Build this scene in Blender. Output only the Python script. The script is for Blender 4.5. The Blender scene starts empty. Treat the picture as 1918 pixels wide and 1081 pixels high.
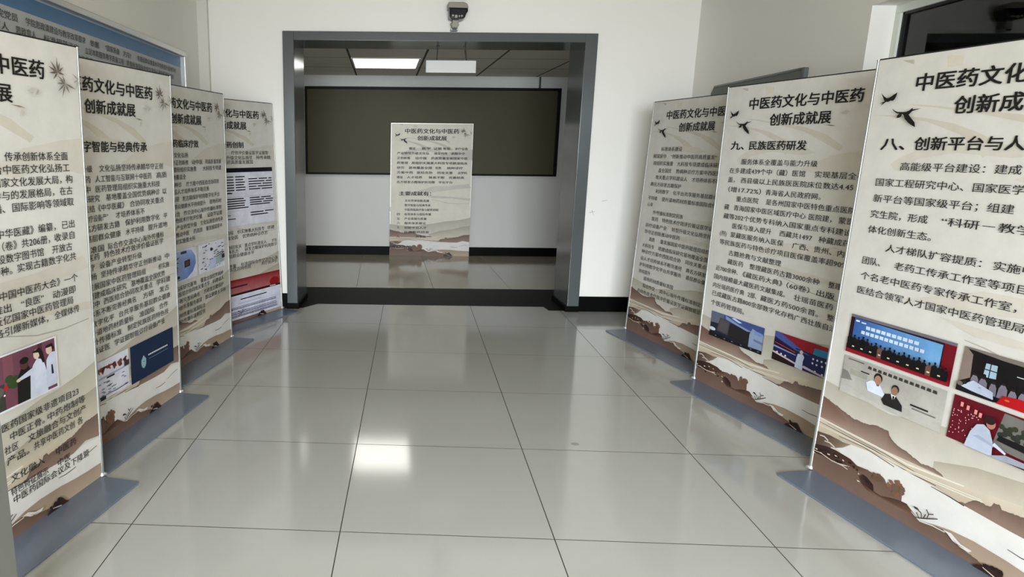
import bpy, bmesh, math, random
from mathutils import Matrix, Vector
random.seed(7)
SC = bpy.context.scene
COL = SC.collection

# ---------------------------------------------------------------- camera
F, CX, CY = 1303.241, 706.504, 569.072
cam_data = bpy.data.cameras.new('camera')
cam = bpy.data.objects.new('camera', cam_data)
COL.objects.link(cam)
cam_data.sensor_width = 36.0
cam_data.lens = F / 1918 * 36
cam_data.shift_x = (959 - CX) / 1918
cam_data.shift_y = (CY - 540.5) / 1918
cam_data.clip_start = 0.05
r = Vector((0.9986681, 0.0507171, 0.0094718))
u_ = Vector((-0.0202443, 0.2163329, 0.9761098))
f = Vector((-0.0474564, 0.9750015, -0.2170715))
cam.matrix_world = Matrix(((r.x, u_.x, -f.x, 0.24678), (r.y, u_.y, -f.y, -2.36403),
                           (r.z, u_.z, -f.z, 1.40929), (0, 0, 0, 1)))
SC.camera = cam

# ---------------------------------------------------------------- world, daylight, exposure
world = bpy.data.worlds.new('world')
SC.world = world
world.use_nodes = True
bg = world.node_tree.nodes['Background']
bg.inputs[0].default_value = (0.80, 0.90, 1.0, 1)
bg.inputs[1].default_value = 0.7
SC.view_settings.view_transform = 'Standard'
SC.view_settings.look = 'None'
SC.view_settings.exposure = 0.0
SC.view_settings.gamma = 1.0
SC.view_settings.use_curve_mapping = False


def area(name, loc, rot, sx, sy, power, col):
    l = bpy.data.lights.new(name, 'AREA')
    l.shape = 'RECTANGLE'
    l.size, l.size_y, l.energy, l.color = sx, sy, power, col
    o = bpy.data.objects.new(name, l)
    COL.objects.link(o)
    o.location, o.rotation_euler = loc, rot
    return o


# daylight through the glazed entrance behind the photographer
sky_light = area('entrance_skylight', (0.2, -7.2, 2.3), (math.radians(90 - 19), 0, 0), 3.8, 2.6, 575, (0.865, 0.935, 1.0))
sky_light.data.spread = math.radians(100)
# and the warm bounce off the paving outside
area('entrance_ground_bounce', (0.5, -4.70, 1.0), (math.radians(90 + 18), 0, 0), 3.0, 1.8, 56, (1.0, 0.87, 0.70))


# ---------------------------------------------------------------- materials
def lin(c):
    return tuple(x / 12.92 if x <= 0.04045 else ((x + 0.055) / 1.055) ** 2.4 for x in c)


def mat(name, col, rough=0.6, metal=0.0, spec=0.5, noise=0.0, scale=6.0, bump=0.0, coat=0.0):
    m = bpy.data.materials.new(name)
    m.use_nodes = True
    nt = m.node_tree
    b = nt.nodes['Principled BSDF']
    b.inputs['Roughness'].default_value = rough
    b.inputs['Metallic'].default_value = metal
    b.inputs['Specular IOR Level'].default_value = spec
    b.inputs['Coat Weight'].default_value = coat
    c = lin(col) + (1,)
    b.inputs['Base Color'].default_value = c
    if noise or bump:
        tc = nt.nodes.new('ShaderNodeTexCoord')
        n = nt.nodes.new('ShaderNodeTexNoise')
        n.inputs['Scale'].default_value = scale
        n.inputs['Detail'].default_value = 5
        nt.links.new(tc.outputs['Object'], n.inputs['Vector'])
        if noise:
            mp = nt.nodes.new('ShaderNodeMapRange')
            mp.inputs[3].default_value = 1 - noise
            mp.inputs[4].default_value = 1 + noise
            nt.links.new(n.outputs['Fac'], mp.inputs[0])
            vm = nt.nodes.new('ShaderNodeVectorMath')
            vm.operation = 'SCALE'
            vm.inputs[0].default_value = c[:3]
            nt.links.new(mp.outputs[0], vm.inputs['Scale'])
            nt.links.new(vm.outputs[0], b.inputs['Base Color'])
        if bump:
            bp = nt.nodes.new('ShaderNodeBump')
            bp.inputs['Strength'].default_value = bump
            bp.inputs['Distance'].default_value = 0.002
            nt.links.new(n.outputs['Fac'], bp.inputs['Height'])
            nt.links.new(bp.outputs[0], b.inputs['Normal'])
    return m


def tile_mat(name, col, pitch_x, pitch_y, off_x, off_y, line=0.0035, rough=0.09, grout=(0.20, 0.19, 0.17)):
    m = bpy.data.materials.new(name)
    m.use_nodes = True
    nt = m.node_tree
    N, L = nt.nodes, nt.links
    b = N['Principled BSDF']
    tc = N.new('ShaderNodeTexCoord')
    sp = N.new('ShaderNodeSeparateXYZ')
    L.new(tc.outputs['Object'], sp.inputs[0])

    def math_(op, a, bb=None):
        n = N.new('ShaderNodeMath')
        n.operation = op
        for i, v in enumerate((a, bb)):
            if v is None:
                continue
            if isinstance(v, (int, float)):
                n.inputs[i].default_value = v
            else:
                L.new(v, n.inputs[i])
        return n.outputs[0]
    masks, ids = [], []
    for k, (p, o) in enumerate(((pitch_x, off_x), (pitch_y, off_y))):
        t = math_('DIVIDE', math_('SUBTRACT', sp.outputs[k], o), p)
        fr = math_('FRACT', t)
        ids.append(math_('FLOOR', t))
        d = math_('MULTIPLY', math_('MINIMUM', fr, math_('SUBTRACT', 1.0, fr)), p)
        masks.append(math_('LESS_THAN', d, line / 2))
    gm = math_('MAXIMUM', masks[0], masks[1])
    cv = N.new('ShaderNodeCombineXYZ')
    L.new(ids[0], cv.inputs[0]); L.new(ids[1], cv.inputs[1])
    wn = N.new('ShaderNodeTexWhiteNoise')
    L.new(cv.outputs[0], wn.inputs['Vector'])
    ns = N.new('ShaderNodeTexNoise')
    ns.inputs['Scale'].default_value = 2.2
    ns.inputs['Detail'].default_value = 6
    L.new(tc.outputs['Object'], ns.inputs['Vector'])
    f1 = math_('ADD', 0.94, math_('ADD', math_('MULTIPLY', wn.outputs['Value'], 0.035), math_('MULTIPLY', ns.outputs['Fac'], 0.08)))
    vm = N.new('ShaderNodeVectorMath'); vm.operation = 'SCALE'
    vm.inputs[0].default_value = lin(col)
    L.new(f1, vm.inputs['Scale'])
    mx = N.new('ShaderNodeMix'); mx.data_type = 'RGBA'
    L.new(gm, mx.inputs[0])
    L.new(vm.outputs[0], mx.inputs[6])
    mx.inputs[7].default_value = lin(grout) + (1,)
    L.new(mx.outputs[2], b.inputs['Base Color'])
    L.new(math_('ADD', rough, math_('MULTIPLY', gm, 0.5)), b.inputs['Roughness'])
    b.inputs['Specular IOR Level'].default_value = 0.75
    return m


def emit_mat(name, col, st):
    m = bpy.data.materials.new(name)
    m.use_nodes = True
    b = m.node_tree.nodes['Principled BSDF']
    b.inputs['Base Color'].default_value = (0.9, 0.9, 0.9, 1)
    b.inputs['Emission Color'].default_value = col + (1,)
    b.inputs['Emission Strength'].default_value = st
    return m


def glass_mat(name, tint, refl_rough=0.02):
    m = bpy.data.materials.new(name)
    m.use_nodes = True
    nt = m.node_tree
    nt.nodes.clear()
    out = nt.nodes.new('ShaderNodeOutputMaterial')
    tr = nt.nodes.new('ShaderNodeBsdfTransparent')
    tr.inputs[0].default_value = tint + (1,)
    gl = nt.nodes.new('ShaderNodeBsdfGlossy')
    gl.inputs['Roughness'].default_value = refl_rough
    fr = nt.nodes.new('ShaderNodeFresnel')
    fr.inputs[0].default_value = 1.5
    mx = nt.nodes.new('ShaderNodeMixShader')
    nt.links.new(fr.outputs[0], mx.inputs[0])
    nt.links.new(tr.outputs[0], mx.inputs[1])
    nt.links.new(gl.outputs[0], mx.inputs[2])
    nt.links.new(mx.outputs[0], out.inputs[0])
    return m


def ink_mat(name, rough=0.55, coat=0.0, wash=0.06):
    """printed surface: the colours of the print live in the mesh's colour attribute"""
    m = bpy.data.materials.new(name)
    m.use_nodes = True
    nt = m.node_tree
    b = nt.nodes['Principled BSDF']
    at = nt.nodes.new('ShaderNodeVertexColor')
    at.layer_name = 'Col'
    tc = nt.nodes.new('ShaderNodeTexCoord')
    n = nt.nodes.new('ShaderNodeTexNoise')
    n.inputs['Scale'].default_value = 9
    n.inputs['Detail'].default_value = 7
    n.inputs['Roughness'].default_value = 0.65
    nt.links.new(tc.outputs['Object'], n.inputs['Vector'])
    mp = nt.nodes.new('ShaderNodeMapRange')
    mp.inputs[1].default_value = 0.3
    mp.inputs[2].default_value = 0.7
    mp.inputs[3].default_value = 1 - wash
    mp.inputs[4].default_value = 1 + wash
    nt.links.new(n.outputs['Fac'], mp.inputs[0])
    vm = nt.nodes.new('ShaderNodeVectorMath')
    vm.operation = 'SCALE'
    nt.links.new(at.outputs['Color'], vm.inputs[0])
    nt.links.new(mp.outputs[0], vm.inputs['Scale'])
    nt.links.new(vm.outputs[0], b.inputs['Base Color'])
    b.inputs['Roughness'].default_value = rough
    b.inputs['Coat Weight'].default_value = coat
    b.inputs['Specular IOR Level'].default_value = 0.35
    return m


M = dict(
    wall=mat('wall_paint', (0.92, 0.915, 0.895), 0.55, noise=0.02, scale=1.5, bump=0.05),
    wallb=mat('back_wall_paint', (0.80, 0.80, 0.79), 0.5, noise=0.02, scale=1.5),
    ceil=mat('ceiling_paint', (0.90, 0.84, 0.72), 0.8),
    ceiltile=tile_mat('ceiling_panel', (0.78, 0.765, 0.73), 0.775, 0.90, -0.37, 0.62, 0.022, 0.5, (0.22, 0.21, 0.19)),
    floor=tile_mat('polished_tile', (0.655, 0.66, 0.645), 0.8, 0.8, 0.0, 0.0, 0.0042, 0.10),
    floor2=tile_mat('polished_tile_back', (0.585, 0.565, 0.505), 0.80, 0.8, -0.275, 0.30, 0.004, 0.10),
    black=mat('black_skirting_stone', (0.012, 0.012, 0.012), 0.5, spec=0.06),
    step=mat('dark_step_stone', (0.075, 0.08, 0.075), 0.5, spec=0.08, noise=0.05, scale=20),
    frame=mat('grey_frame_paint', (0.315, 0.335, 0.342), 0.18, spec=0.45, noise=0.02, scale=3),
    alu=mat('aluminium', (0.80, 0.81, 0.81), 0.32, 0.9),
    whitealu=mat('pale_edge', (0.88, 0.88, 0.87), 0.3, 0.2),
    chrome=mat('chrome', (0.80, 0.82, 0.84), 0.38, 0.8),
    base=mat('grey_blue_steel', (0.40, 0.44, 0.505), 0.27, 0.0, 0.5, noise=0.03, scale=14),
    back=mat('banner_reverse', (0.80, 0.80, 0.80), 0.6),
    ink=ink_mat('banner_print', 0.5),
    photo=ink_mat('photo_print', 0.45, 0.0, 0.16),
    board=mat('olive_chalkboard', (0.275, 0.27, 0.195), 0.5, spec=0.2, noise=0.03, scale=3),
    bframe=mat('black_board_frame', (0.03, 0.03, 0.026), 0.5, spec=0.15),
    greyboard=mat('grey_green_board', (0.34, 0.36, 0.335), 0.5, noise=0.03),
    white=mat('white_plastic', (0.82, 0.83, 0.82), 0.4),
    tan=mat('grey_tan_plastic', (0.55, 0.52, 0.47), 0.4),
    dark=mat('dark_rod', (0.09, 0.09, 0.085), 0.4),
    lens=mat('dark_blue_lens', (0.02, 0.025, 0.075), 0.25, spec=0.3),
    neck=mat('grey_neck', (0.60, 0.59, 0.55), 0.5),
    led=emit_mat('lit_diffuser', (1.0, 0.99, 0.92), 6.0),
    ledtrim=mat('light_trim', (0.85, 0.85, 0.83), 0.4),
    glass=glass_mat('window_glass', (0.55, 0.56, 0.5)),
    entry=glass_mat('entrance_glass', (0.95, 0.97, 0.97)),
    upvc=mat('window_frame_white', (0.84, 0.86, 0.82), 0.4),
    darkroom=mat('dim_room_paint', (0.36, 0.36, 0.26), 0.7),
    rubber=mat('black_gasket', (0.03, 0.03, 0.03), 0.5),
    postgrey=mat('post_grey', (0.45, 0.455, 0.43), 0.5),
    pole=mat('brushed_pole', (0.66, 0.67, 0.67), 0.38, 0.6),
    scuff=mat('scuff_mark', (0.38, 0.36, 0.33), 0.7),
    stain=mat('floor_stain', (0.56, 0.555, 0.53), 0.2),
    tube=mat('pale_wall_trim', (0.82, 0.815, 0.78), 0.5),
)


# ---------------------------------------------------------------- mesh helpers
def box(bm, x0, x1, y0, y1, z0, z1):
    vs = [bm.verts.new((x, y, z)) for z in (z0, z1) for y in (y0, y1) for x in (x0, x1)]
    for q in ((0, 2, 3, 1), (4, 5, 7, 6), (0, 1, 5, 4), (2, 6, 7, 3), (0, 4, 6, 2), (1, 3, 7, 5)):
        bm.faces.new([vs[i] for i in q])


def cyl(bm, p, q, ra, rb=None, n=20, caps=True):
    p, q = Vector(p), Vector(q)
    rb = ra if rb is None else rb
    d = (q - p).normalized()
    a = d.orthogonal().normalized()
    b = d.cross(a)
    A = [bm.verts.new(p + (a * math.cos(t) + b * math.sin(t)) * ra) for t in [2 * math.pi * i / n for i in range(n)]]
    B = [bm.verts.new(q + (a * math.cos(t) + b * math.sin(t)) * rb) for t in [2 * math.pi * i / n for i in range(n)]]
    for i in range(n):
        bm.faces.new((A[i], A[(i + 1) % n], B[(i + 1) % n], B[i]))
    if caps:
        bm.faces.new(A[::-1]); bm.faces.new(B)


def prism(bm, pts, z0, z1):
    """vertical prism over a plan outline"""
    A = [bm.verts.new((x, y, z0)) for x, y in pts]
    B = [bm.verts.new((x, y, z1)) for x, y in pts]
    n = len(pts)
    for i in range(n):
        bm.faces.new((A[i], A[(i + 1) % n], B[(i + 1) % n], B[i]))
    bm.faces.new(A[::-1]); bm.faces.new(B)


def lin_prism(bm, pts, y0, y1):
    """prism over an outline in x,z drawn out along y"""
    A = [bm.verts.new((x, y0, z)) for x, z in pts]
    B = [bm.verts.new((x, y1, z)) for x, z in pts]
    n = len(pts)
    for i in range(n):
        bm.faces.new((A[i], A[(i + 1) % n], B[(i + 1) % n], B[i]))
    bm.faces.new(A[::-1]); bm.faces.new(B)


def obj(name, bm, mats, parent=None, bevel=0.0, smooth=False):
    bmesh.ops.recalc_face_normals(bm, faces=bm.faces)
    me = bpy.data.meshes.new(name)
    bm.to_mesh(me)
    bm.free()
    for m in (mats if isinstance(mats, (list, tuple)) else [mats]):
        me.materials.append(m)
    if smooth:
        me.polygons.foreach_set('use_smooth', [True] * len(me.polygons))
    o = bpy.data.objects.new(name, me)
    COL.objects.link(o)
    if parent:
        o.parent = parent
    if bevel:
        md = o.modifiers.new('edge', 'BEVEL')
        md.width = bevel
        md.segments = 3
        md.limit_method = 'ANGLE'
    return o


def empty(name, label, cat, loc=(0, 0, 0), rz=0.0, group=None):
    o = bpy.data.objects.new(name, None)
    COL.objects.link(o)
    o.empty_display_size = 0.1
    o.location = loc
    o.rotation_euler = (0, 0, rz)
    o['label'], o['category'] = label, cat
    if group:
        o['group'] = group
    return o


def struct(o, parent=None):
    o['kind'] = 'structure'
    return o


TH = math.radians(2.4)
P0 = (0.0, 3.752, 0.0)


def onfar(o):
    """place an object whose mesh is in the far wall's own frame: x along it, y into it"""
    o.location = P0
    o.rotation_euler = (0, 0, TH)
    return o


def wl(u, d, z):
    return Vector((P0[0] + u * math.cos(TH) - d * math.sin(TH), P0[1] + u * math.sin(TH) + d * math.cos(TH), z))


# ================================================================ SETTING
XL, XR, YB, ZC = -1.55, 2.58, -4.6, 2.645
RZ, RC, BW, JD = 0.0, 2.34, 3.317, 0.45   # back room: floor and ceiling level, depth of its wall, jamb depth

# floor of the hall up to the doorway, the back room's floor, the dark stone threshold between them
bm = bmesh.new()
p, q = wl(-3.0, 0.40, 0), wl(4.2, 0.40, 0)
bm.faces.new([bm.verts.new(v) for v in ((-3.2, -6.6, 0), (4.3, -6.6, 0), (q.x, q.y, 0), (p.x, p.y, 0))])
bm.faces.ensure_lookup_table()
sp = bm.faces.new([bm.verts.new((1.071 + 0.020 * math.cos(t * 0.3927) * (1 + 0.2 * math.sin(3 * t)), 0.877 + 0.018 * math.sin(t * 0.3927), 0.0004)) for t in range(16)])
sp.material_index = 1
struct(obj('floor', bm, [M['floor'], M['stain']]))
bm = bmesh.new()
bm.faces.new([bm.verts.new((x, y, 0)) for x, y in ((-3.0, 0.40), (4.2, 0.40), (4.2, BW + 0.1), (-3.0, BW + 0.1))])
struct(onfar(obj('floor_back', bm, M['floor2'])))
bm = bmesh.new()
prism(bm, [(-0.77, 0.012), (-0.726, 0.012), (-0.605, 0.19), (1.485, 0.165), (1.50, 0.012), (1.66, 0.012), (1.645, 0.46), (1.90, 0.46), (1.90, 0.97), (-1.0, 0.97), (-1.0, 0.46), (-0.74, 0.46)], 0.0, 0.003)
struct(onfar(obj('trim_1', bm, M['step'])))

# far wall with the wide doorway
bm = bmesh.new()
box(bm, -1.8, -0.80, 0, JD, 0, ZC + 0.05)
box(bm, 1.69, 2.9, 0, JD, 0, ZC + 0.05)
box(bm, -0.80, 1.69, 0, JD, 2.32, ZC + 0.05)
nw = len(bm.faces)
bm.faces.ensure_lookup_table()
for u, z, du, dz in ((1.795, 0.885, 0.05, 0.012), (1.815, 0.905, 0.02, -0.045), (1.90, 0.985, 0.045, 0.010), (-0.985, 1.265, 0.05, -0.012), (-0.98, 1.225, 0.045, 0.006), (-0.99, 1.165, 0.025, 0.004)):
    n0 = Vector((-dz, 0, du)).normalized() * 0.0016
    p0, p1 = Vector((u, -0.0006, z)), Vector((u + du, -0.0006, z + dz))
    bm.faces.new([bm.verts.new(v) for v in (p0 - n0, p1 - n0 * 0.3, p1 + n0 * 0.3, p0 + n0)])
for fc in list(bm.faces)[nw:]:
    fc.material_index = 1
struct(onfar(obj('wall_far', bm, [M['wall'], M['scuff']])))
# side walls
bm = bmesh.new()
box(bm, XL - 0.2, XL, YB, 3.75, 0, ZC + 0.05)
struct(obj('wall_left', bm, M['wall']))
bm = bmesh.new()
WY0, WY1, WZ0, WZ1 = -0.30, 1.57, 0.90, 2.152
box(bm, XR, XR + 0.26, WY1, 3.95, 0, ZC + 0.05)
box(bm, XR, XR + 0.26, YB, WY0, 0, ZC + 0.05)
box(bm, XR, XR + 0.26, WY0, WY1, 0, WZ0)
box(bm, XR, XR + 0.26, WY0, WY1, WZ1, ZC + 0.05)
struct(obj('wall_right', bm, M['wall']))
# wall behind the photographer with the glazed entrance
bm = bmesh.new()
box(bm, XL, -0.9, YB - 0.2, YB, 0, ZC + 0.05)
box(bm, 1.9, XR, YB - 0.2, YB, 0, ZC + 0.05)
box(bm, -0.9, 1.9, YB - 0.2, YB, 2.35, ZC + 0.05)
struct(obj('wall_entrance', bm, M['wall']))
bm = bmesh.new()
box(bm, XL - 0.2, XR + 0.26, YB - 0.2, 4.0, ZC, ZC + 0.08)
struct(obj('ceiling', bm, M['ceil']))
# back room
bm = bmesh.new()
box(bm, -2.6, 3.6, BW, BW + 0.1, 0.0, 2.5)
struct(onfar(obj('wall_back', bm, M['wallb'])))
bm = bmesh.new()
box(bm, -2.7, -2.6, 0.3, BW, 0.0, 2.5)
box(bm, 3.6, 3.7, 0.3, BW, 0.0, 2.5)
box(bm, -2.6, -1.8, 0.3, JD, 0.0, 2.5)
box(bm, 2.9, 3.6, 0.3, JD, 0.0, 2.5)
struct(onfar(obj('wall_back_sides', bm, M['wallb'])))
bm = bmesh.new()
box(bm, -2.7, 3.7, JD, BW + 0.1, RC, RC + 0.05)
struct(onfar(obj('ceiling_back', bm, M['ceiltile'])))
bm = bmesh.new()
box(bm, 1.995, 2.02, BW - 0.012, BW, 2.19, RC)
struct(onfar(obj('trim_3', bm, M['frame'])))                         # upright seam above the chalkboard
bm = bmesh.new()
box(bm, -2.6, 3.6, BW - 0.014, BW, 0, 0.116)
struct(onfar(obj('baseboard_back', bm, M['black'], bevel=0.003)))
bm = bmesh.new()
box(bm, -1.8, -0.855, -0.014, 0, 0, 0.137)
struct(onfar(obj('baseboard_left', bm, M['black'], bevel=0.003)))
bm = bmesh.new()
box(bm, 1.745, 2.58, -0.014, 0, 0, 0.137)
struct(onfar(obj('baseboard_right', bm, M['black'], bevel=0.003)))
bm = bmesh.new()                                                    # black plinths under the door frame
prism(bm, [(-0.862, -0.034), (-0.752, -0.034), (-0.724, JD + 0.01), (-0.862, JD + 0.01)], 0, 0.052)
prism(bm, [(1.632, -0.034), (1.752, -0.034), (1.752, JD + 0.01), (1.628, JD + 0.01)], 0, 0.052)
struct(onfar(obj('trim_4', bm, M['black'], bevel=0.003)))
# corner casing by the left wall
bm = bmesh.new()
box(bm, -1.56, -1.468, -0.05, 0.0, 0.0, ZC)
struct(onfar(obj('trim_5', bm, M['tube'], bevel=0.006)))

# door frame: casing on the wall and deep jamb lining
bm = bmesh.new()
FO = (-0.857, 1.752, 2.356)
FI = (-0.765, 1.650, 2.285)
for x0, x1 in ((FO[0], FI[0]), (FI[1], FO[1])):
    box(bm, x0, x1, -0.028, 0.002, 0.048, FO[2])
box(bm, FI[0], FI[1], -0.028, 0.002, FI[2], FO[2])
prism(bm, [(-0.805, 0.0), (FI[0], 0.0), (FI[0] + 0.029, JD + 0.01), (-0.805, JD + 0.01)], 0.048, 2.33)
prism(bm, [(FI[1], 0.0), (1.70, 0.0), (1.70, JD + 0.01), (FI[1] - 0.004, JD + 0.01)], 0.048, 2.33)
box(bm, FI[0], FI[1], 0.0, JD + 0.01, FI[2], 2.33)
struct(onfar(obj('door_1', bm, M['frame'], bevel=0.003)))

# entrance glazing behind the photographer
e = bmesh.new()
for x in (-0.9, -0.0, 0.97, 1.84):
    box(e, x, x + 0.06, YB - 0.13, YB - 0.07, 0, 2.35)
box(e, -0.9, 1.9, YB - 0.13, YB - 0.07, 2.29, 2.35)
struct(obj('door_2', e, M['alu']))
# side window: recess, frame, glazing and the dim room beyond
WX = XR + 0.12
win = bpy.data.objects.new('window_1', None)
COL.objects.link(win)
win['kind'] = 'structure'
bm = bmesh.new()
fw = 0.042
box(bm, WX, WX + 0.06, WY0, WY1, WZ1 - fw, WZ1)
box(bm, WX, WX + 0.06, WY0, WY1, WZ0, WZ0 + fw)
for y0 in (WY0, WY1 - fw, 0.61):
    box(bm, WX, WX + 0.06, y0, y0 + fw, WZ0 + fw, WZ1 - fw)
struct(obj('window_frame', bm, M['upvc'], win, bevel=0.003))
bm = bmesh.new()
for y0, y1 in ((WY0 + fw, 0.61), (0.61 + fw, WY1 - fw)):
    z0, z1 = WZ0 + fw, WZ1 - fw
    for a in ((y0, y0 + 0.012, z0, z1), (y1 - 0.012, y1, z0, z1), (y0, y1, z0, z0 + 0.012), (y0, y1, z1 - 0.012, z1)):
        box(bm, WX + 0.012, WX + 0.05, *a)
struct(obj('window_gasket', bm, M['rubber'], win))
bm = bmesh.new()
box(bm, WX + 0.028, WX + 0.034, WY0 + fw, WY1 - fw, WZ0 + fw, WZ1 - fw)
struct(obj('window_pane', bm, M['glass'], win))
bm = bmesh.new()
for a in ((5.0, 5.1, -1.5, 3.5, 0, 2.7), (2.85, 5.0, 3.4, 3.5, 0, 2.7), (2.85, 5.0, -1.5, -1.4, 0, 2.7), (2.85, 5.0, -1.5, 3.5, -0.1, 0), (2.85, 5.0, -1.5, 3.5, 2.7, 2.8)):
    box(bm, *a)
struct(obj('wall_side_room', bm, M['darkroom']))


# ================================================================ PRINT (banner artwork)
W, H = 1.125, 1.775
PAPER = (0.815, 0.806, 0.785)
INKC = (0.10, 0.095, 0.09)


class Print:
    """flat print built from coloured polygons; y runs towards the viewer as -y by layer"""
    def __init__(self, y0=0.0, su=1.0, sv=1.0):
        self.bm = bmesh.new()
        self.cl = self.bm.loops.layers.float_color.new('Col')
        self.y0, self.su, self.sv, self.k = y0, su, sv, 0

    def _v(self, p, y):
        return self.bm.verts.new((p[0] * self.su, y, p[1] * self.sv))

    def face(self, pts, cols, y):
        fc = self.bm.faces.new([self._v(p, y) for p in pts])
        for i, l in enumerate(fc.loops):
            c = cols[i] if isinstance(cols[0], (tuple, list)) else cols
            l[self.cl] = lin(c) + (1,)
        return fc

    def layer(self):
        self.k += 1
        return self.y0 - 0.00012 * self.k

    def poly(self, pts, col, y=None):
        if len(pts) < 3:
            return
        self.face(pts, col, self.layer() if y is None else y)

    def rect(self, u0, u1, v0, v1, col, y=None):
        self.poly([(u0, v0), (u1, v0), (u1, v1), (u0, v1)], col, y)

    def strip(self, top, low, ct, cb, n=64, jag=0.0):
        y = self.layer()

        def at(line, x):
            if x <= line[0][0]:
                return line[0][1]
            for a, b in zip(line, line[1:]):
                if x <= b[0]:
                    t = (x - a[0]) / max(b[0] - a[0], 1e-6)
                    return a[1] + (b[1] - a[1]) * t
            return line[-1][1]
        x0, x1 = max(top[0][0], low[0][0]), min(top[-1][0], low[-1][0])
        xs = [x0 + (x1 - x0) * i / n for i in range(n + 1)]
        tp = [at(top, x) + random.uniform(-jag, jag) for x in xs]
        lo = [min(at(low, x), t) for x, t in zip(xs, tp)]
        for i in range(n):
            if tp[i] - lo[i] < 1e-4 and tp[i + 1] - lo[i + 1] < 1e-4:
                continue
            m0, m1 = (tp[i] * 0.6 + lo[i] * 0.4), (tp[i + 1] * 0.6 + lo[i + 1] * 0.4)
            cm = tuple(a * 0.55 + b * 0.45 for a, b in zip(ct, cb))
            try:
                self.face([(xs[i], m0), (xs[i + 1], m1), (xs[i + 1], tp[i + 1]), (xs[i], tp[i])], [cm, cm, ct, ct], y)
                self.face([(xs[i], lo[i]), (xs[i + 1], lo[i + 1]), (xs[i + 1], m1), (xs[i], m0)], [cb, cb, cm, cm], y)
            except ValueError:
                pass

    def line(self, pts, w, col):
        y = self.layer()
        n = len(pts)
        for i in range(n - 1):
            a, b = Vector(pts[i]), Vector(pts[i + 1])
            d = (b - a)
            if d.length < 1e-6:
                continue
            nn = Vector((-d.y, d.x)).normalized()
            wa = w * (0.45 + 0.55 * math.sin(math.pi * (i + 0.3) / n))
            wb = w * (0.45 + 0.55 * math.sin(math.pi * (i + 1.0) / n))
            self.face([tuple(a - nn * wa / 2), tuple(b - nn * wb / 2), tuple(b + nn * wb / 2), tuple(a + nn * wa / 2)], col, y)

    def disc(self, u, v, r1, r2, col, n=18, rot=0.0, y=None):
        self.poly([(u + r1 * math.cos(t) * math.cos(rot) - r2 * math.sin(t) * math.sin(rot),
                    v + r1 * math.cos(t) * math.sin(rot) + r2 * math.sin(t) * math.cos(rot))
                   for t in [2 * math.pi * i / n for i in range(n)]], col, y)

    def blob(self, u, v, r1, r2, col, rag=0.3, n=22):
        self.poly([(u + r1 * math.cos(t) * (1 + random.uniform(-rag, rag)), v + r2 * math.sin(t) * (1 + random.uniform(-rag, rag)))
                   for t in [2 * math.pi * i / n for i in range(n)]], col)

    def leaf(self, c, t, w, col):
        c, t = Vector(c), Vector(t)
        d = t - c
        nn = Vector((-d.y, d.x)).normalized() * w
        self.poly([tuple(c), tuple(c + d * 0.4 - nn), tuple(t), tuple(c + d * 0.4 + nn)], col)

    def text(self, s, u0, u1, v, h, col=INKC, bold=0.012, y=None):
        """one line of lettering, stretched to run from u0 to u1, bottoms of the glyphs at v"""
        cu = bpy.data.curves.new('lettering', 'FONT')
        cu.body = s
        cu.size = 1.0
        cu.resolution_u = 2
        cu.offset = 0.0
        o = bpy.data.objects.new('lettering', cu)
        me = bpy.data.meshes.new_from_object(o)
        if len(me.vertices):
            xs = [q.co.x for q in me.vertices]
            a, b = min(xs), max(xs)
            k = (u1 - u0) / max(b - a, 1e-6)
            yy = (self.y0 - 0.0042) if y is None else y
            cc = lin(col) + (1,)
            st = [(0, 0)] if bold < 0.004 else ([(-0.7, 0), (0.7, 0)] if bold < 0.015 else [(-1, -.6), (1, -.6), (-1, .6), (1, .6)])
            for dx, dy in st:
                vs = [self.bm.verts.new(((u0 + (q.co.x - a + dx * bold) * k) * self.su, yy, (v + (q.co.y + 0.09 + dy * bold) * h / 0.95) * self.sv)) for q in me.vertices]
                yy -= 0.00004
                for pl in me.polygons:
                    try:
                        fc = self.bm.faces.new([vs[i] for i in pl.vertices])
                    except ValueError:
                        continue
                    for l in fc.loops:
                        l[self.cl] = cc
        bpy.data.objects.remove(o)
        bpy.data.curves.remove(cu)
        bpy.data.meshes.remove(me)

    def build(self, name, m, parent):
        me = bpy.data.meshes.new(name)
        # faces look towards -y
        for fc in self.bm.faces:
            fc.normal_update()
            if fc.normal.y > 0:
                fc.normal_flip()
        self.bm.to_mesh(me)
        self.bm.free()
        me.materials.append(m)
        o = bpy.data.objects.new(name, me)
        COL.objects.link(o)
        o.parent = parent
        return o


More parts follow.
